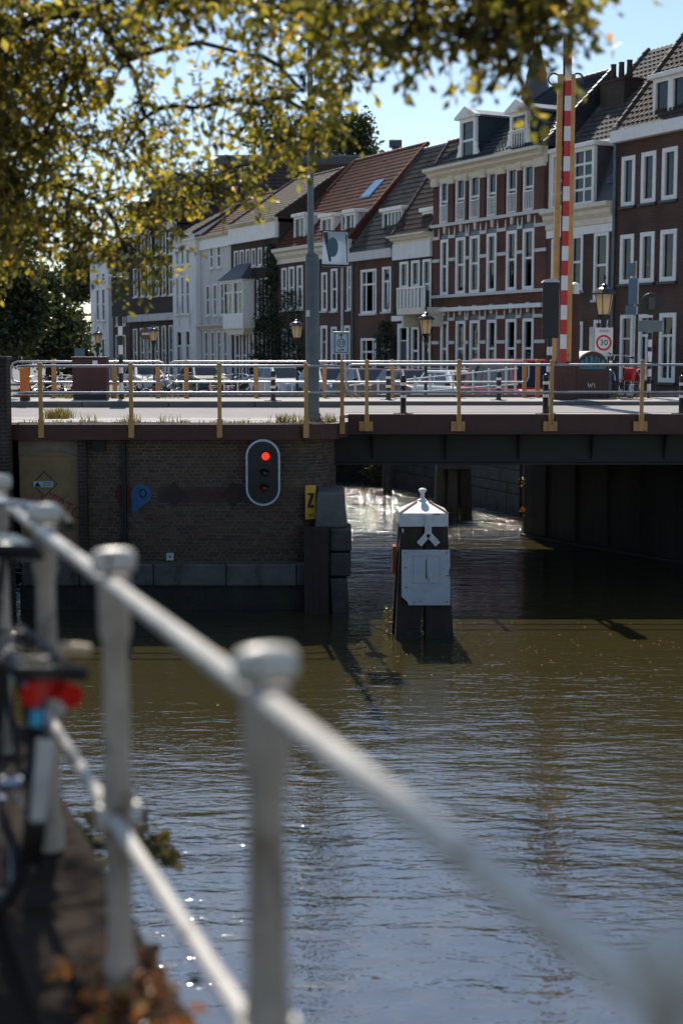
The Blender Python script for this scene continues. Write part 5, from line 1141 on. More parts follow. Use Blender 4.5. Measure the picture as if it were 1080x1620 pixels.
# ---------------------------------------------------------------- bicycles
def make_bike(label, frame='black_paint', guard='black_gloss', group=None, seed=0):
    o = empty('bicycle', (0,0,0), 0, label, 'bicycle', group)
    for i, x in enumerate((-.53,.55)):
        b = MB(); n = 28; pts = [(x+.335*math.cos(2*math.pi*k/n),0,.355+.335*math.sin(2*math.pi*k/n)) for k in range(n+1)]; b.tube(pts, .021, 6, cap=False); wh = b.build('wheel', 'rubber', o, smooth=True)
        b = MB(); b.tube([(x+.312*math.cos(2*math.pi*k/n),0,.355+.312*math.sin(2*math.pi*k/n)) for k in range(n+1)], .01, 5, cap=False); b.build('rim', 'chrome', wh)
        b = MB()
        for k in range(14): a = 2*math.pi*k/14; b.tube([(x,.02*(-1)**k,.355),(x+.31*math.cos(a),0,.355+.31*math.sin(a))], .0022, 3, cap=False)
        b.tube([(x,-.05,.355),(x,.05,.355)], .022, 8); b.build('spokes', 'chrome', wh)
        b = MB(); pts = [(x+.375*math.cos(rad(t_)),0,.355+.375*math.sin(rad(t_))) for t_ in (range(20,205,12) if i == 0 else range(35,170,12))]; v = []
        for p_ in pts: v += [(p_[0],-.03,p_[2]-.012),(p_[0],0,p_[2]+.004),(p_[0],.03,p_[2]-.012)]
        b.add(v, [(3*k+j,3*k+j+1,3*k+j+4,3*k+j+3) for k in range(len(pts)-1) for j in (0,1)]); b.build('mudguard', guard, o, smooth=True)
    b = MB(); bb, st, hd, h0 = (-.08,0,.3), (-.26,0,.86), (.36,0,.95), (.39,0,.8)
    b.tube([bb,st], .017, 8); b.tube([st,(-.28,0,.98)], .013, 8); b.tube([bb,h0], .017, 8); b.tube([(-.22,0,.74),(.365,0,.92)], .015, 8); b.tube([hd,h0], .02, 8)
    for s_ in (-1,1): b.tube([bb,(-.53,s_*.055,.355)], .011, 6); b.tube([(-.24,0,.8),(-.53,s_*.055,.355)], .009, 6)
    b.build('frame', frame, o, smooth=True)
    b = MB()
    for s_ in (-1,1): b.tube([h0,(.42,s_*.05,.72),(.55,s_*.055,.355)], .012, 6)
    b.build('fork', frame, o)
    b = MB(); b.tube([hd,(.34,0,1.08)], .012, 8); b.tube([(.1,-.3,1.06),(.22,-.29,1.1),(.36,-.16,1.1),(.38,0,1.08),(.36,.16,1.1),(.22,.29,1.1),(.1,.3,1.06)], .012, 8); hb_ = b.build('handlebar', 'chrome', o, smooth=True)
    for s_ in (-1,1): b = MB(); b.tube([(.09,s_*.3,1.058),(.2,s_*.292,1.095)], .018, 8); b.build('grip', 'rubber', hb_)
    b = MB(); b.add([(-.42,-.1,.99),(-.42,.1,.99),(-.44,.07,1.04),(-.44,-.07,1.04),(-.25,-.06,1.0),(-.25,.06,1.0),(-.25,.05,1.05),(-.25,-.05,1.05),(-.12,-.02,1.0),(-.12,.02,1.0),(-.12,.02,1.04),(-.12,-.02,1.04)],
        [(0,1,2,3),(0,4,5,1),(1,5,6,2),(2,6,7,3),(3,7,4,0),(4,8,9,5),(5,9,10,6),(6,10,11,7),(7,11,8,4),(11,10,9,8)]); b.build('saddle', 'black_gloss', o, smooth=True, bevel=.015)
    b = MB()
    for s_ in (-1,1): b.tube([(-.3,s_*.06,.78),(-.85,s_*.065,.77)], .008, 5); b.tube([(-.53,s_*.06,.355),(-.72,s_*.065,.77)], .007, 5)
    for k in range(4): b.tube([(-.4-.14*k,-.065,.775),(-.4-.14*k,.065,.775)], .006, 5)
    b.build('rear_rack', 'black_paint', o)
    b = MB(); b.box(-.9,-.05,.68,-.86,.05,.75); b.build('rear_light', 'reflector_red', o, bevel=.01)
    b = MB(); b.box(.42,-.04,.86,.5,.04,.94); b.build('headlamp', 'chrome', o, bevel=.02)
    b = MB(); b.lathe([(.09,-.045),(.09,-.04)], 14, (-.08,0,.3), axis='y'); b.tube([(-.08,-.05,.3),(0,-.05,.16)], .01, 5); b.tube([(-.08,.05,.3),(-.16,.05,.44)], .01, 5); b.box(-.05,-.14,.15,.05,-.05,.17); b.box(-.21,.05,.43,-.11,.14,.45); b.build('crank', 'chrome', o)
    return o
bk0 = make_bike('', 'black_paint', 'chrome', 'bicycles parked at the left end of the bridge')
labs = ['bicycle nearest the orange post in the parked row', 'second bicycle right of the orange post in the parked row', 'third bicycle right of the orange post in the parked row',
        'fourth bicycle in the row, just left of the red cabinet', 'bicycle peeping out right of the red cabinet', 'bicycle parked before the far railing gap', 'bicycle parked left of the dark parked car', 'bicycle parked right of the dark parked car']
for i, (px, Y, a) in enumerate(((58,40.2,1.2),(84,40.8,1.05),(104,40.3,1.3),(128,41,1.1),(214,41,1.2),(272,42,1.15),(352,43,1.2),(378,42.6,1.0))):
    c = bk0 if i == 0 else copy_tree(bk0)
    c['label'] = labs[i]; c.location = (ray(px,600)[0]*Y, Y, STREET if i else STREET); c.location.z = .0 - .42; c.rotation_euler = (rad(R.uniform(-6,6)), 0, a+R.uniform(-.15,.15))
b = MB(); b.prism([(ray(20,600)[0]*38,37.8),(ray(420,600)[0]*38,37.8),(ray(420,600)[0]*45,45),(ray(20,600)[0]*45,45)], STREET+.004, -.42, axis='z'); struct(b.build('raised_pavement', 'paving'))
c = copy_tree(bk0); c['label'] = 'bicycle with red bags leaning beside the machine housing'; c['group'] = 'single bicycles'; q = at(975,632,35.9); c.location = (q.x, 35.9, .195); c.rotation_euler = (rad(8), 0, 2.0)
b = MB(); b.box(-.78,-.2,.42,-.42,-.075,.74); b.box(-.78,.075,.42,-.42,.2,.74); b.build('pannier', 'red_paint', c, bevel=.03)
del c['group']
# ---------------------------------------------------------------- mooring dolphin in the canal
DY = 23.0
dl = wthing('mooring_dolphin', tuple(at(668,1010,DY)), 'timber mooring dolphin with white metal cap and blank white board in the canal', 'mooring post')
def pile(pts0, pts1, z0, z1, name='pile', m_='wood_dark', par=dl, bevel=.02):
    n = len(pts0); b = MB(); b.add([(x,y,z0) for x,y in pts0]+[(x,y,z1) for x,y in pts1], [tuple(range(n-1,-1,-1)), tuple(range(n,2*n))]+[(i,(i+1)%n,n+(i+1)%n,n+i) for i in range(n)]); return b.build(name, m_, par, bevel=bevel)
gx = lambda px, py, Y=DY: at(px,py,Y).x
zt = at(668,833,DY).z; zw = WATER-.8
ex = 1.0+.8/(zt-WATER)                        # carry the taper below the water line
def tap(pt, pb): return pt+(pb-pt)*ex
xl = lambda a, c: (gx(a,833), tap(gx(a,833), gx(c,1010)))
A0, A1 = xl(633.5,625); B0, B1 = xl(669,664.5); C0, C1 = xl(671,672); D0, D1 = xl(707.5,716.5)
pile([(A1,DY-.12),(B1,DY-.12),(B1,DY+.24),(A1,DY+.24)], [(A0,DY),(B0,DY),(B0,DY+.3),(A0,DY+.3)], zw, zt+.01)
pile([(C1,DY-.12),(D1,DY-.12),(D1,DY+.24),(C1,DY+.24)], [(C0,DY),(D0,DY),(D0,DY+.3),(C0,DY+.3)], zw, zt+.01)
E0, E1 = gx(632,833), gx(618,1010)
pile([(E1-.02,DY+.5),(B1,DY+.5),(B1,DY+.95),(E1-.02,DY+.95)], [(E0,DY+.36),(B0,DY+.36),(B0,DY+.72),(E0,DY+.72)], zw, zt+.005)
pile([(C1,DY+.5),(D1,DY+.5),(D1,DY+.95),(C1,DY+.95)], [(C0,DY+.36),(D0,DY+.36),(D0,DY+.72),(C0,DY+.72)], zw, zt+.005)
for (u0, u1) in ((gx(625.5,1010),gx(664.5,1010)),(gx(672,1010),gx(716,1010))):           # slimy band at the water line
    b = MB(); b.box(u0,DY-.108,WATER-.2,u1,DY-.05,WATER+R.uniform(.1,.16)); b.build('algae_band', 'algae_wall', dl, bevel=.01)
x0, x1 = gx(631,820), gx(708.5,820); z0, z1, za_ = at(668,833,DY).z, at(668,812,DY).z, at(668,793,DY+.36).z
xm = (x0+x1)/2; y0, y1 = DY-.05, DY+.78
b = MB(); b.add([(x0,y0,z0),(x1,y0,z0),(x1,y1,z0),(x0,y1,z0),(x0,y0,z1),(x1,y0,z1),(x1,y1,z1),(x0,y1,z1),(xm-.1,DY+.3,za_),(xm+.1,DY+.3,za_),(xm+.1,DY+.45,za_),(xm-.1,DY+.45,za_)],
    [(0,1,5,4),(1,2,6,5),(2,3,7,6),(3,0,4,7),(4,5,9,8),(5,6,10,9),(6,7,11,10),(7,4,8,11),(8,9,10,11),(3,2,1,0)]); cap = b.build('cap', 'cap_white', dl, bevel=.012)
b = MB(); b.lathe([(.07,za_+.0),(.07,za_+.03),(.035,za_+.05),(.035,za_+.14),(.06,za_+.16),(.068,za_+.19),(.05,za_+.21),(.01,za_+.22)], 14, (xm,DY+.37,0)); b.build('finial', 'cap_white', cap, smooth=True)
b = MB(); q = at(690,809,DY); b.box(q.x-.05,y0-.004,z1-.02,q.x+.05,y0+.0,z1+.0); b.build('rust_patch', 'rust', cap)
b = MB(); b.beam((x0,y0,z1+.006),(xm-.1,DY+.3,za_+.006), .03, .012); b.beam((x1,y0,z1+.006),(xm+.1,DY+.3,za_+.006), .03, .012); b.build('seam', 'rust', cap)
Yf = DY-.062; xs_ = at(677,830,Yf); zl = at(677,847,Yf).z
b = MB(); b.box(xs_.x-.055,Yf-.012,zl-.035,xs_.x+.055,Yf,z1-.01); 
for px in (662.5,692): q = at(px,861,Yf); b.beam((xs_.x,Yf-.02,zl+.03),(q.x,Yf-.02,q.z), .03, .1)
b.build('forked_strap', 'cap_white', dl)
tl, br = at(635,869.5,DY-.1), at(711.5,957,DY-.1)
b = MB(); ch = .1
b.prism([(tl.x,tl.z),(br.x-.012,tl.z),(br.x-.008,tl.z-.28),(br.x-.03,tl.z-.36),(br.x-.004,tl.z-.5),(br.x,br.z),(tl.x+.115,br.z),(tl.x+.095,br.z+.06),(tl.x+.03,br.z+.115),(tl.x,br.z+.14)], DY-.135, DY-.115)
bd = b.build('board', 'board_white', dl)
b = MB(); a, c = at(652.5,879,DY-.13), at(695,923,DY-.13); yq = DY-.1385; e = .008
b.box(a.x,yq,c.z,a.x+e,yq+.003,a.z); b.box(c.x-e,yq,c.z,c.x,yq+.003,a.z); b.box(a.x+e,yq,a.z-e,c.x-e,yq+.003,a.z); b.box(a.x+e,yq,c.z,c.x-e,yq+.003,c.z+e); b.build('square_outline', 'faded_pink', bd)
b = MB(); b.box((a.x+c.x)/2-.012,yq,c.z+.08,(a.x+c.x)/2+.012,yq+.003,a.z-.06); b.build('stain', 'steel_grey', bd)
b = MB()
for x_, z_ in ((tl.x+.05,tl.z-.3),(tl.x+.06,tl.z-.62),(br.x-.12,tl.z-.31),(br.x-.07,tl.z-.43),(tl.x+.3,br.z+.06)): b.box(x_,yq,z_,x_+R.uniform(.015,.05),yq+.003,z_+.012)
b.build('scratch', 'graffiti_dark', bd)
for x_, z_ in ((tl.x+.05,tl.z-.05),(br.x-.06,tl.z-.05),(br.x-.05,br.z+.06),(tl.x+.2,br.z+.05)): b = MB(); b.lathe([(.012,DY-.143),(.012,DY-.1355)], 8, (x_,0,z_), axis='y'); b.build('bolt', 'rust', bd)
b = MB(); p0, p1 = at(630,872,DY+.3), at(637,838,DY-.02); b.beam(p0, p1, .03, .05); b.build('side_strap', 'cap_white', dl)
q = at(625,885,DY); b = MB(); b.box(q.x-.04,DY+.1,q.z-.25,q.x+.02,DY+.4,q.z+.2); b.build('iron_band', 'rust', dl, bevel=.01)
# old timber piles under the bridge
for (pxs, Yp, lab) in (((697,716,735), 40.0, 'weathered grey timber piles standing together under the bridge'), ((613,), 47.5, 'single dark timber pile by the far quay wall, left')):
    o = wthing('timber_piles', tuple(at(pxs[0],815,Yp)), lab, 'mooring post')
    for k, px in enumerate(pxs):
        x_ = at(px,780,Yp).x; r_ = .17; b = MB(); b.tube([(x_+.05*(k-1),Yp-.1*k,WATER-1),(x_-.04*(k-1),Yp-.1*k,-1.2-.12*k)], [r_*1.1,r_], 10); b.build('pile', 'wood_grey' if k != 2 else 'wood_dark', o, smooth=True)
    if len(pxs) > 1: b = MB(); x_ = at(716,760,Yp).x; b.box(x_-.5,Yp-.42,-1.9,x_+.45,Yp-.34,-1.72); b.build('brace', 'wood_grey', o)

# ---------------------------------------------------------------- leaves
def leafmesh(name, C, size, matn, parent=None, down=.35, aspect=.55, fold=.25, dirs=None):
    n = len(C); C = np.asarray(C, float)
    d = NR.normal(size=(n,3)) if dirs is None else np.asarray(dirs)+NR.normal(size=(n,3))*.45
    d[:,2] -= down; d /= np.linalg.norm(d, axis=1)[:,None]
    s = np.cross(d, NR.normal(size=(n,3))); s /= np.linalg.norm(s, axis=1)[:,None]; nn_ = np.cross(d, s)
    L = size*NR.uniform(.55,1.35,(n,1)); W = L*aspect
    v = np.stack([C, C+d*L*.45+s*W*.5+nn_*W*fold, C+d*L, C+d*L*.45-s*W*.5+nn_*W*fold], 1).reshape(-1,3)
    i = np.arange(n)[:,None]*4; f = np.concatenate([i+np.array([[0,1,2]]), i+np.array([[0,2,3]])], 1).reshape(-1,3)
    me = bpy.data.meshes.new(name); me.vertices.add(len(v)); me.vertices.foreach_set('co', v.ravel())
    me.loops.add(f.size); me.loops.foreach_set('vertex_index', f.ravel().astype(np.int32)); me.polygons.add(len(f)); me.polygons.foreach_set('loop_start', np.arange(0, f.size, 3, dtype=np.int32)); me.polygons.foreach_set('loop_total', np.full(len(f), 3, np.int32))
    me.materials.append(M[matn]); me.update(); me.validate()
    return link(name, me, parent)
def tree(name, label, base, trunk, blobs, leaf, size, matn, per=14, spread=.13, tr=.35, cat='tree', group=None, twig=True, down=.35):
    """trunk: list of points; blobs: (centre, (rx, ry, rz), clusters)"""
    o = wthing(name, base, label, cat, group)
    b = MB(); m_ = len(trunk); b.tube(trunk, [tr*(1-.45*i/(m_-1)) for i in range(m_)], 12); b.build('trunk', 'bark', o, smooth=True)
    nodes_ = [(Vector(p), tr*(1-.45*i/(m_-1))*.6) for i, p in enumerate(trunk)][m_//2:]
    lb = MB(); pts = []; drs = []
    T0 = Vector(trunk[-1])
    for c, r_, k in sorted(blobs, key=lambda q: (q[0]-T0).length):
        n0, r0 = min(nodes_, key=lambda q: (q[0]-c).length+ (0 if (q[0]-c).length > .2 else 9))
        mid = (n0+c)/2+Vector((R.gauss(0,.1),R.gauss(0,.1),R.gauss(.08,.1)))*(n0-c).length*.8
        r1 = max(.012, min(r0*.75, .02+.018*max(r_)*2)); lb.tube([n0, (n0+mid)/2+Vector((0,0,.02)), mid, (mid+c)/2, c], [min(r0,r1*1.7),r1*1.5,r1*1.3,r1*1.1,r1], 6)
        nodes_ += [(mid, r1*1.3), (c, r1)]
        for i in range(k):
            u = NR.normal(size=3); u /= np.linalg.norm(u); u *= NR.uniform(.25,1)**.5
            q = np.array(c)+u*np.array(r_)
            if not twig:
                pts.append(q+NR.normal(size=(per,3))*spread); drs.append(NR.normal(size=(per,3))); continue
            # a spray: one thin twig, leaves alternating along it
            d_ = (q-np.array(c))/np.array(r_)*.8+NR.normal(size=3)*.6+np.array((0,0,-.35)); d_ /= np.linalg.norm(d_)
            sd_ = np.cross(d_, NR.normal(size=3)); sd_ /= np.linalg.norm(sd_); Lt = spread*NR.uniform(2.4,4.2); e = q+d_*Lt-np.array((0,0,.12*Lt))
            if c.y < 12: lb.tube([Vector(q-d_*Lt*.3), Vector((q+e)/2+np.array((0,0,.04*Lt))), Vector(e)], [.0055,.004,.0018], 3, cap=False)
            if i % 4 == 0 and c.y < 12: qv = Vector(q-d_*Lt*.3); lb.tube([c, (c+qv)/2+Vector((R.gauss(0,.04),R.gauss(0,.04),R.gauss(.04,.03))), qv], [r1*.5,r1*.35,.0055], 4, cap=False)
            tt = np.linspace(.05,1,per)[:,None]; sg = np.where(np.arange(per) % 2, 1., -1.)[:,None]
            pts.append(q+(e-q)*tt+NR.normal(size=(per,3))*.012); drs.append(d_*.55+sd_*sg*.85+np.array((0,0,-.1)))
    lb.build('branches', 'bark', o, smooth=True)['kind'] = 'stuff'
    leafmesh('crown', np.concatenate(pts), size, matn, o, down, dirs=np.concatenate(drs))
    return o
def PB(px, py, rx, ry, Y, k, rd=None):
    c = at(px, py, Y); f_ = Y/FPX; return (c, (rx*f_, rd or max(rx, ry)*f_*1.0, ry*f_), k)
BL0 = [(40,50,105,70,11,80), (10,170,80,80,11.5,80), (70,320,95,55,12,72), (110,150,60,50,11,44), (150,35,80,36,10.5,54), (20,415,50,26,12.5,30), (105,385,70,34,12,52), (200,425,34,22,12.2,20), (160,345,40,40,12,26),
      (70,240,85,45,11,52), (195,265,40,30,11.5,24), (285,300,55,26,12.4,34), (375,292,40,22,12.6,28), (235,350,38,18,12.5,18), (330,328,50,12,12.5,14), (245,400,24,40,12.4,16), (-60,300,70,120,12,130), (-70,90,80,140,11,130), (-30,200,60,90,10.5,90), (0,80,50,70,10.4,60), (10,330,50,60,11,50),
      (230,210,46,26,11,22), (320,195,46,26,11,22), (415,190,46,34,11,28), (390,110,50,26,10.6,12), (480,170,44,45,10.5,30), (520,220,36,28,11,20), (440,240,40,14,11.5,14), (555,110,34,40,10,16),
      (240,15,70,16,9.5,24), (350,8,75,18,9.5,24), (455,22,75,28,9.3,30), (545,30,60,38,9,32), (200,120,40,50,10.6,16),
      (620,14,70,28,8.2,26), (700,12,70,32,8,32), (780,20,70,38,7.8,40), (860,16,55,30,7.8,28), (908,12,30,22,7.8,14), (800,80,40,24,7.6,15), (828,118,24,18,7.6,5), (735,76,40,24,7.8,12), (650,80,50,26,8,8), (868,60,26,18,7.7,7), (565,70,40,24,8.6,12)]
BL = [PB(a, c_-(24 if c_ > 60 else 10), rx*.92, ry*.85, Y_*.86, max(5, int(k*.85))) if a < 590 else PB(a-14, c_-20, rx*.85, ry*.72, Y_*.86, max(4, int(k*.8))) for a, c_, rx, ry, Y_, k in BL0]
BL += [PB(300,-90,240,70,7.2,50), PB(650,-80,260,60,6.4,50), PB(900,-90,120,60,6.1,20), PB(-200,-40,200,160,8.4,60)]
SH = [((-.15,5.2,5.3),(.85,.5,.35),120), ((.6,5.9,5.6),(.7,.5,.4),40), ((-1.9,8.4,5.0),(.6,1.0,.4),120), ((-3.4,9.5,5.2),(1,1.2,.5),70), ((-3.2,6.6,5.4),(.9,1.2,.5),70)]  # unseen leaf clumps added to shade the rail end, bicycle and quay
for x_ in (-3.4,-1.8,-.2,1.4,2.8):                      # the crown goes on unseen over the quay and the camera, added to block skylight
    for y_ in (-2.6,-.6,1.4,3.4): SH.append(((x_+R.uniform(-.3,.3), y_+R.uniform(-.3,.3), 5.6+R.uniform(-.4,.9)), (1.0,1.1,.45), 85))
for x_ in (-5.4,-3.4,-1.4,.6,2.4):                      # unseen high clumps over the canal, added to shade the near water and its glints
    for y_ in (20.2,22.4,24.6): SH.append(((x_+R.uniform(-.3,.3), y_+R.uniform(-.3,.3), 9.3+R.uniform(-.2,.8)), (1.1,1.2,.45), 230))
BL += [(Vector(c_), r_, k) for c_, r_, k in SH]
tree('plane_tree', 'large overhanging tree with gold-green leaves at the upper left', (-5.0,8.5,QUAY), [(-5.0,8.5,QUAY-.1),(-4.9,8.4,1.5),(-4.6,8.3,3.0),(-3.9,8.0,4.2),(-3.0,7.6,4.9),(-2.0,7.0,5.4)], BL, None, .068, 'leaf_gold', 11, .085, .3, down=.2)
# the visible limbs in front of the sky
# trees behind
def bgtree(label, px, ytop, ybot, rpx, Y, k=70, size=.34, name='tree', base=STREET, tr=.28, matn='leaf_green', seed=0):
    c = at(px, (ytop+ybot)/2, Y); f_ = Y/FPX; H = (ybot-ytop)*f_; W = rpx*f_; bl = []
    for i in range(9):
        a = R.uniform(0, 6.28); rr = R.uniform(.15,.75)*W; bl.append((Vector((c.x+rr*math.cos(a), Y+rr*math.sin(a), c.z+R.uniform(-.36,.36)*H)), (W*R.uniform(.35,.55),)*2+(H*R.uniform(.16,.26),), k))
    return tree(name, label, (c.x,Y,base), [(c.x,Y,base-.1),(c.x+.1,Y,base+1.5),(c.x,Y,c.z-H*.3),(c.x-.1,Y,c.z)], bl, None, size, matn, 12, .32, tr, group='trees at the back of the scene', twig=False)
bgtree('dark leafy tree at the far left between crown and bridge', 75, 420, 585, 66, 84, 110)
bgtree('dark tree beside the white corner house', 128, 400, 580, 40, 114, 90, .42)
bgtree('dark tree at the very left edge behind the end pillar', 5, 390, 590, 60, 72, 110, .3)
bgtree('low dark tree filling the gap behind the parked bicycles', 40, 480, 600, 70, 100, 110, .4)
bgtree('tree far left beyond the edge of the row of bicycles', -70, 400, 590, 80, 85, 100, .36)
bgtree('tree at the left end of the bridge with dark trunk at the picture edge', -30, 190, 420, 75, 38.5, 90, .16, tr=.3)
bgtree('tree rising behind the tiled roofs right of the lamp column', 555, 186, 275, 52, 118, 60, .36)
bgtree('tree behind the tiled roofs at the lamp column', 455, 196, 270, 55, 122, 50, .38)
bgtree('distant tree glimpsed above the tall dark house', 225, 330, 400, 36, 125, 40, .36)
# climbing ivy on the house fronts
def ivy(label, cols, n, size, name='ivy', matn='leaf_ivy'):
    P = []; o = None
    for px0, px1, y0, y1, k in cols:
        for i in range(k):
            px, py = R.uniform(px0,px1), y0+(y1-y0)*R.random(); u, z = fac(px, py); P.append(fworld(u, -.08-abs(R.gauss(0,.12)), max(z, STREET+.05)))
    o = wthing(name, tuple(P[0]), label, 'climbing plant'); o.location.z = STREET; leafmesh('foliage', [tuple(p) for p in P], size, matn, o, .6)
    u, z = fac((cols[0][0]+cols[0][1])/2, 560); b = MB(); p = fworld(u, -.06, STREET); b.tube([p, p+Vector((.05,0,1.5)), p+Vector((-.1,-.03,3)), p+Vector((.05,0,4.5))], [.05,.04,.03,.015], 6); b.build('stem', 'bark', o)
ivy('dark ivy climbing the house front left of the lamp column', [(408,448,500,596,2200),(412,440,440,510,900),(424,442,385,450,700),(446,478,460,520,500),(440,482,520,596,1200),(400,425,560,596,500)], 0, .16)
ivy('dark shrub growing up the reddish house beside the white door frame', [(599,628,530,592,1100),(604,622,508,540,400)], 0, .13, 'wall_shrub')
# bush hanging over the quay at the end of the view under the bridge
o = wthing('quay_bush', tuple(at(590,740,50)), 'sunlit bush hanging over the far quay wall under the bridge', 'bush'); leafmesh('foliage', [tuple(at(R.gauss(590,9), R.gauss(748,11), R.uniform(50,51.6))) for _ in range(700)], .1, 'leaf_weed', o)
# weeds on the bridge deck and on the dolphin
def grass(name, label, spots, matn='leaf_weed', h=.12, cat='weeds', kind=None):
    v, f = [], []
    for p, n, r_, hh__ in spots:
        for i in range(n):
            x, y = p[0]+R.gauss(0,r_), p[1]+R.gauss(0,r_*.6); a = R.uniform(0,6.28); hh_ = hh__*R.uniform(.5,1.2); w_ = .008; lx, ly = R.gauss(0,.35)*hh_, R.gauss(0,.35)*hh_; k = len(v)
            ca, sa = math.cos(a)*w_, math.sin(a)*w_
            v += [(x-ca,y-sa,p[2]),(x+ca,y+sa,p[2]),(x+lx*.4+ca*.7,y+ly*.4+sa*.7,p[2]+hh_*.6),(x+lx*.4-ca*.7,y+ly*.4-sa*.7,p[2]+hh_*.6),(x+lx,y+ly,p[2]+hh_)]; f += [(k,k+1,k+2,k+3),(k+3,k+2,k+4)]
    b = MB(); b.v, b.f, b.m = v, f, [0]*len(f); o = b.build(name, matn); tag(o, label, cat, kind='stuff'); return o
sp = []
for i in range(130): sp.append(((R.uniform(-5.7,-.15), 25.64+abs(R.gauss(0,.06)), .06), R.choice((2,3,5,9)), .05, R.uniform(.02,.07)))
for px, n in ((445,60),(470,50),(505,25),(522,60),(205,25),(265,25),(140,20)): sp.append(((at(px,668,25.75).x, 25.75, .06), n, .1, .17))
for px, yy, n in ((92,27.2,160),(97,27.5,120),(88,27.0,80)): sp.append(((at(px,655,yy).x, yy, .06), n, .12, .2))
for px, n in ((112,60),(178,70),(165,40),(270,30),(560,20),(900,80),(935,60),(960,60),(1000,40)): sp.append(((at(px,636,35.8).x, 35.3, .2), n, .18, .16))
grass('deck_weeds', 'dry yellow-green weeds sprouting along the bridge deck edge', sp)
o = wthing('weed_tuft', tuple(at(613,985,23.2)), 'pale weed hanging at the left foot of the dolphin', 'weeds'); leafmesh('foliage', [tuple(at(613+R.gauss(0,3.5), R.uniform(958,1008), 23.3+R.uniform(0,.2))) for _ in range(170)], .05, 'leaf_weed', o)
o = wthing('weed_tuft', tuple(at(667,985,23.2)), 'pale weed in the gap between the piles of the dolphin', 'weeds'); leafmesh('foliage', [tuple(at(668+R.gauss(0,2), R.uniform(955,1012), 23.05+R.uniform(0,.3))) for _ in range(140)], .05, 'leaf_weed', o)
o = wthing('weed_tuft', tuple(at(715,815,39.4)), 'small weeds at the water foot of the timber piles', 'weeds'); leafmesh('foliage', [tuple(at(R.gauss(724,4), R.uniform(800,822), 39.4)) for _ in range(60)], .06, 'leaf_weed', o)
o = wthing('weed_tuft', tuple(at(828,765,36)), 'small dry plants on the edge of the right abutment', 'weeds'); leafmesh('foliage', [tuple(at(R.gauss(827,2.5), R.choice((758,762,806,808))+R.gauss(0,2), 36.1)) for _ in range(60)], .07, 'leaf_dry', o)
for px, py in ((829.5,772),(829.5,795)):
    pass
# floating leaves and flecks on the water
v, f = [], []
for i in range(170):
    px, py = (R.uniform(560,1080), R.uniform(985,1075)) if R.random() < .8 else (R.uniform(100,1080), R.uniform(1080,1260)); p = onz(px, py, WATER+.006); s_ = R.uniform(.012,.035); a = R.uniform(0,6.28); k = len(v)
    v += [(p.x+s_*math.cos(a+t_)*(1 if t_ in (0,3.14) else .55), p.y+s_*math.sin(a+t_)*(1 if t_ in (0,3.14) else .55), WATER+.008) for t_ in (0,1.57,3.14,4.71)]; f.append((k,k+1,k+2,k+3))
b = MB(); b.v, b.f, b.m = v, f, [0]*len(f); tag(b.build('floating_leaves', 'leaf_dry'), 'small dry leaves and flecks floating on the canal', 'leaves', kind='stuff')

# ---------------------------------------------------------------- foreground: white quay railing
fr_ = wthing('quay_railing', (-.5, 3.3, QUAY), 'blurred white cast railing on the near quay', 'railing')
RT, RM = .79, .17                             # heights of the two rails
posts = [Vector((RX(y_), y_, RT)) for y_ in (4.38, 3.36, 2.22, 1.11)]
l0 = Vector((RX(0),0,0)); sl = [(p-l0).dot(dirq) for p in posts]
step = (sl[0]-sl[3])/3
S = [sl[3]-step*2, sl[3]-step]+sl[::-1]+[sl[0]+step*i for i in range(1, 16)]
def rp(s, z): p = Vector((RX(0),0,0))+dirq*s; return Vector((p.x,p.y,z))
for zz, r_ in ((RT-.042,.0195),(RM,.018)):
    b = MB(); b.tube([rp(S[0],zz), rp(S[-1],zz)], r_, 14); b.build('rail', 'rail_white', fr_, smooth=True)
for s_ in S:
    b = MB(); prof = [(.042,QUAY),(.042,QUAY+.1),(.03,QUAY+.14),(.034,RM-.08),(.04,RM-.05),(.04,RM+.05),(.035,RM+.09),(.029,RT-.2),(.032,RT-.19),(.039,RT-.16),(.039,RT-.03)]; p = rp(s_, 0)+nrm*.014
    b.lathe(prof, 14, (p.x,p.y,0)); po = b.build('post', 'rail_shaft', fr_, smooth=True)
    b = MB(); pc = rp(s_, RT+.008)+nrm*.014; b.tube([pc+nrm*k_ for k_ in (-.052,-.049,-.042,-.03,-.012,.012,.03,.042,.049,.052)], [.01,.022,.028,.031,.033,.033,.031,.028,.022,.01], 18); b.build('cap', 'rail_white', po, smooth=True)
    b = MB(); q = nrm; b.tube([p+nrm*.05+Vector((0,0,RM)), p+nrm*-.05+Vector((0,0,RM))], .035, 12); b.build('collar', 'rail_white', po, smooth=True)
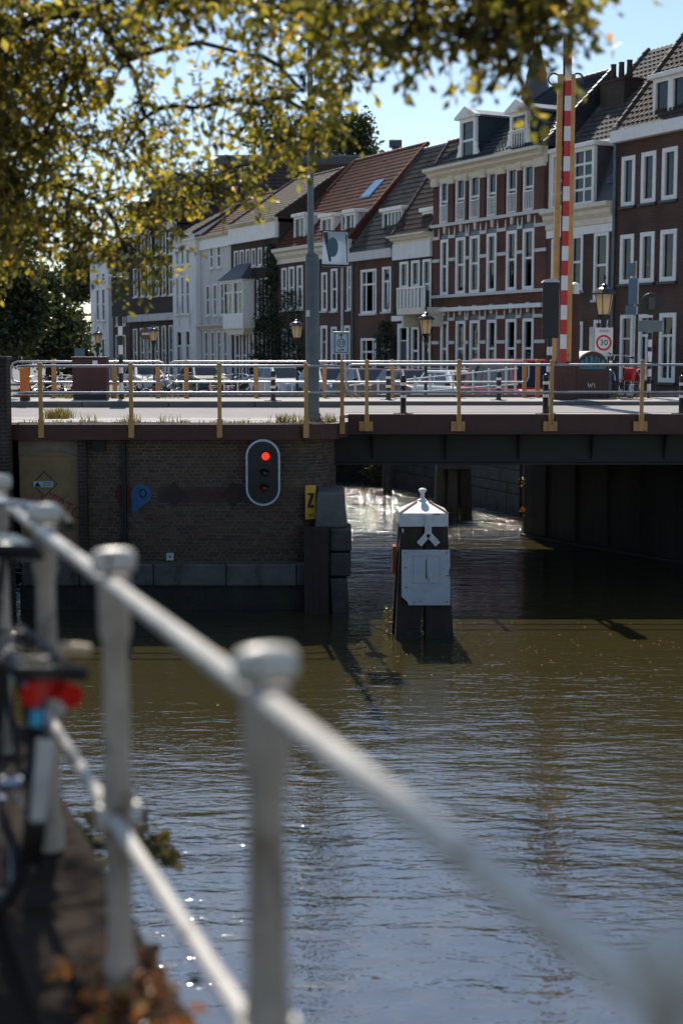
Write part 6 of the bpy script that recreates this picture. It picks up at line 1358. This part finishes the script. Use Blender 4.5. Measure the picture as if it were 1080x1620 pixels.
# bicycle leaning on the railing
fb = make_bike('dark bicycle leaning on the white railing, rear reflectors towards the camera', 'black_paint', 'black_gloss')
ang = math.atan2(dirq.y, dirq.x); q = rp(4.85, QUAY)-nrm*.27; fb.location = (q.x, q.y, QUAY+.005); fb.rotation_euler = (rad(7), 0, ang+rad(6))
b = MB(); b.box(-.925,-.1,.735,-.9,.1,.775); b.build('reflector_bar', 'black_gloss', fb, bevel=.01); b = MB(); b.box(-.945,.02,.62,-.925,.05,.66); b.build('sticker', 'cyan_paint', fb)
for s_ in (-1,1):
    b = MB(); b.lathe([(.032,-.94),(.032,-.925)], 16, (0,s_*.052,.70), axis='x'); b.build('reflector', 'reflector_red', fb)
b = MB(); b.tube([(-.9,-.02,.82),(-.9,-.1,.815)], .018, 10); b.build('rack_end', 'tan_bar', fb, smooth=True)
b = MB(); b.add([(-.93,-.024,.58),(-.93,.024,.58),(-.925,.02,.36),(-.925,-.02,.36),(-.92,-.024,.58),(-.92,.024,.58),(-.915,.02,.36),(-.915,-.02,.36)], [(0,1,2,3),(7,6,5,4),(0,4,5,1),(1,5,6,2),(2,6,7,3),(3,7,4,0)]); b.build('white_flap', 'plaster_grey', fb)
b = MB(); b.box(-.84,.08,.35,-.36,.2,.78); b.build('pannier', 'rubber', fb, bevel=.04)
# dead leaves on the coping, plant growing out of the quay wall
P = []
for i in range(520):
    s_ = R.uniform(2.3,3.7); p = rp(s_, QUAY+.05+abs(R.gauss(0,.025)))+nrm*(R.uniform(-.12,.13)); P.append(tuple(p))
o = leafmesh('dead_leaves', P, .045, 'leaf_dry', None, .2); tag(o, 'orange brown dead leaves piled on the quay coping', 'leaves', kind='stuff')
P = []
for i in range(1300):
    s_ = R.uniform(1.5,7); p = rp(s_, QUAY-.1-abs(R.gauss(0,.5)))+nrm*(.13+abs(R.gauss(0,.05))); P.append(tuple(p))
o = wthing('wall_creeper', tuple(rp(4,QUAY-1)+nrm*.5), 'dark brown creeper hanging on the near quay wall', 'climbing plant'); leafmesh('foliage', P, .07, 'leaf_ivy', o, .7)
o = wthing('wall_plant', tuple(at(200,1330,6)), 'yellow-green leafy plant sprouting from the quay wall behind the railing', 'plant'); P = []; b = MB()
root = rp((6.0-0)/dirq.y, -.95)+nrm*.1
for px, py, n in ((135,1330,40),(150,1300,30),(215,1305,26),(230,1345,30),(262,1352,45),(245,1338,30),(130,1350,25),(190,1340,20)):
    c = at(px, py, 6.0); b.tube([root, (root+c)/2+Vector((0,0,.06)), c], [.008,.006,.003], 5)
    for i in range(n): P.append(tuple(c+Vector((R.gauss(0,.035),R.gauss(0,.05),R.gauss(0,.022)))))
b.build('stem', 'bark', o); leafmesh('foliage', P, .055, 'leaf_weed', o, .1, .75)
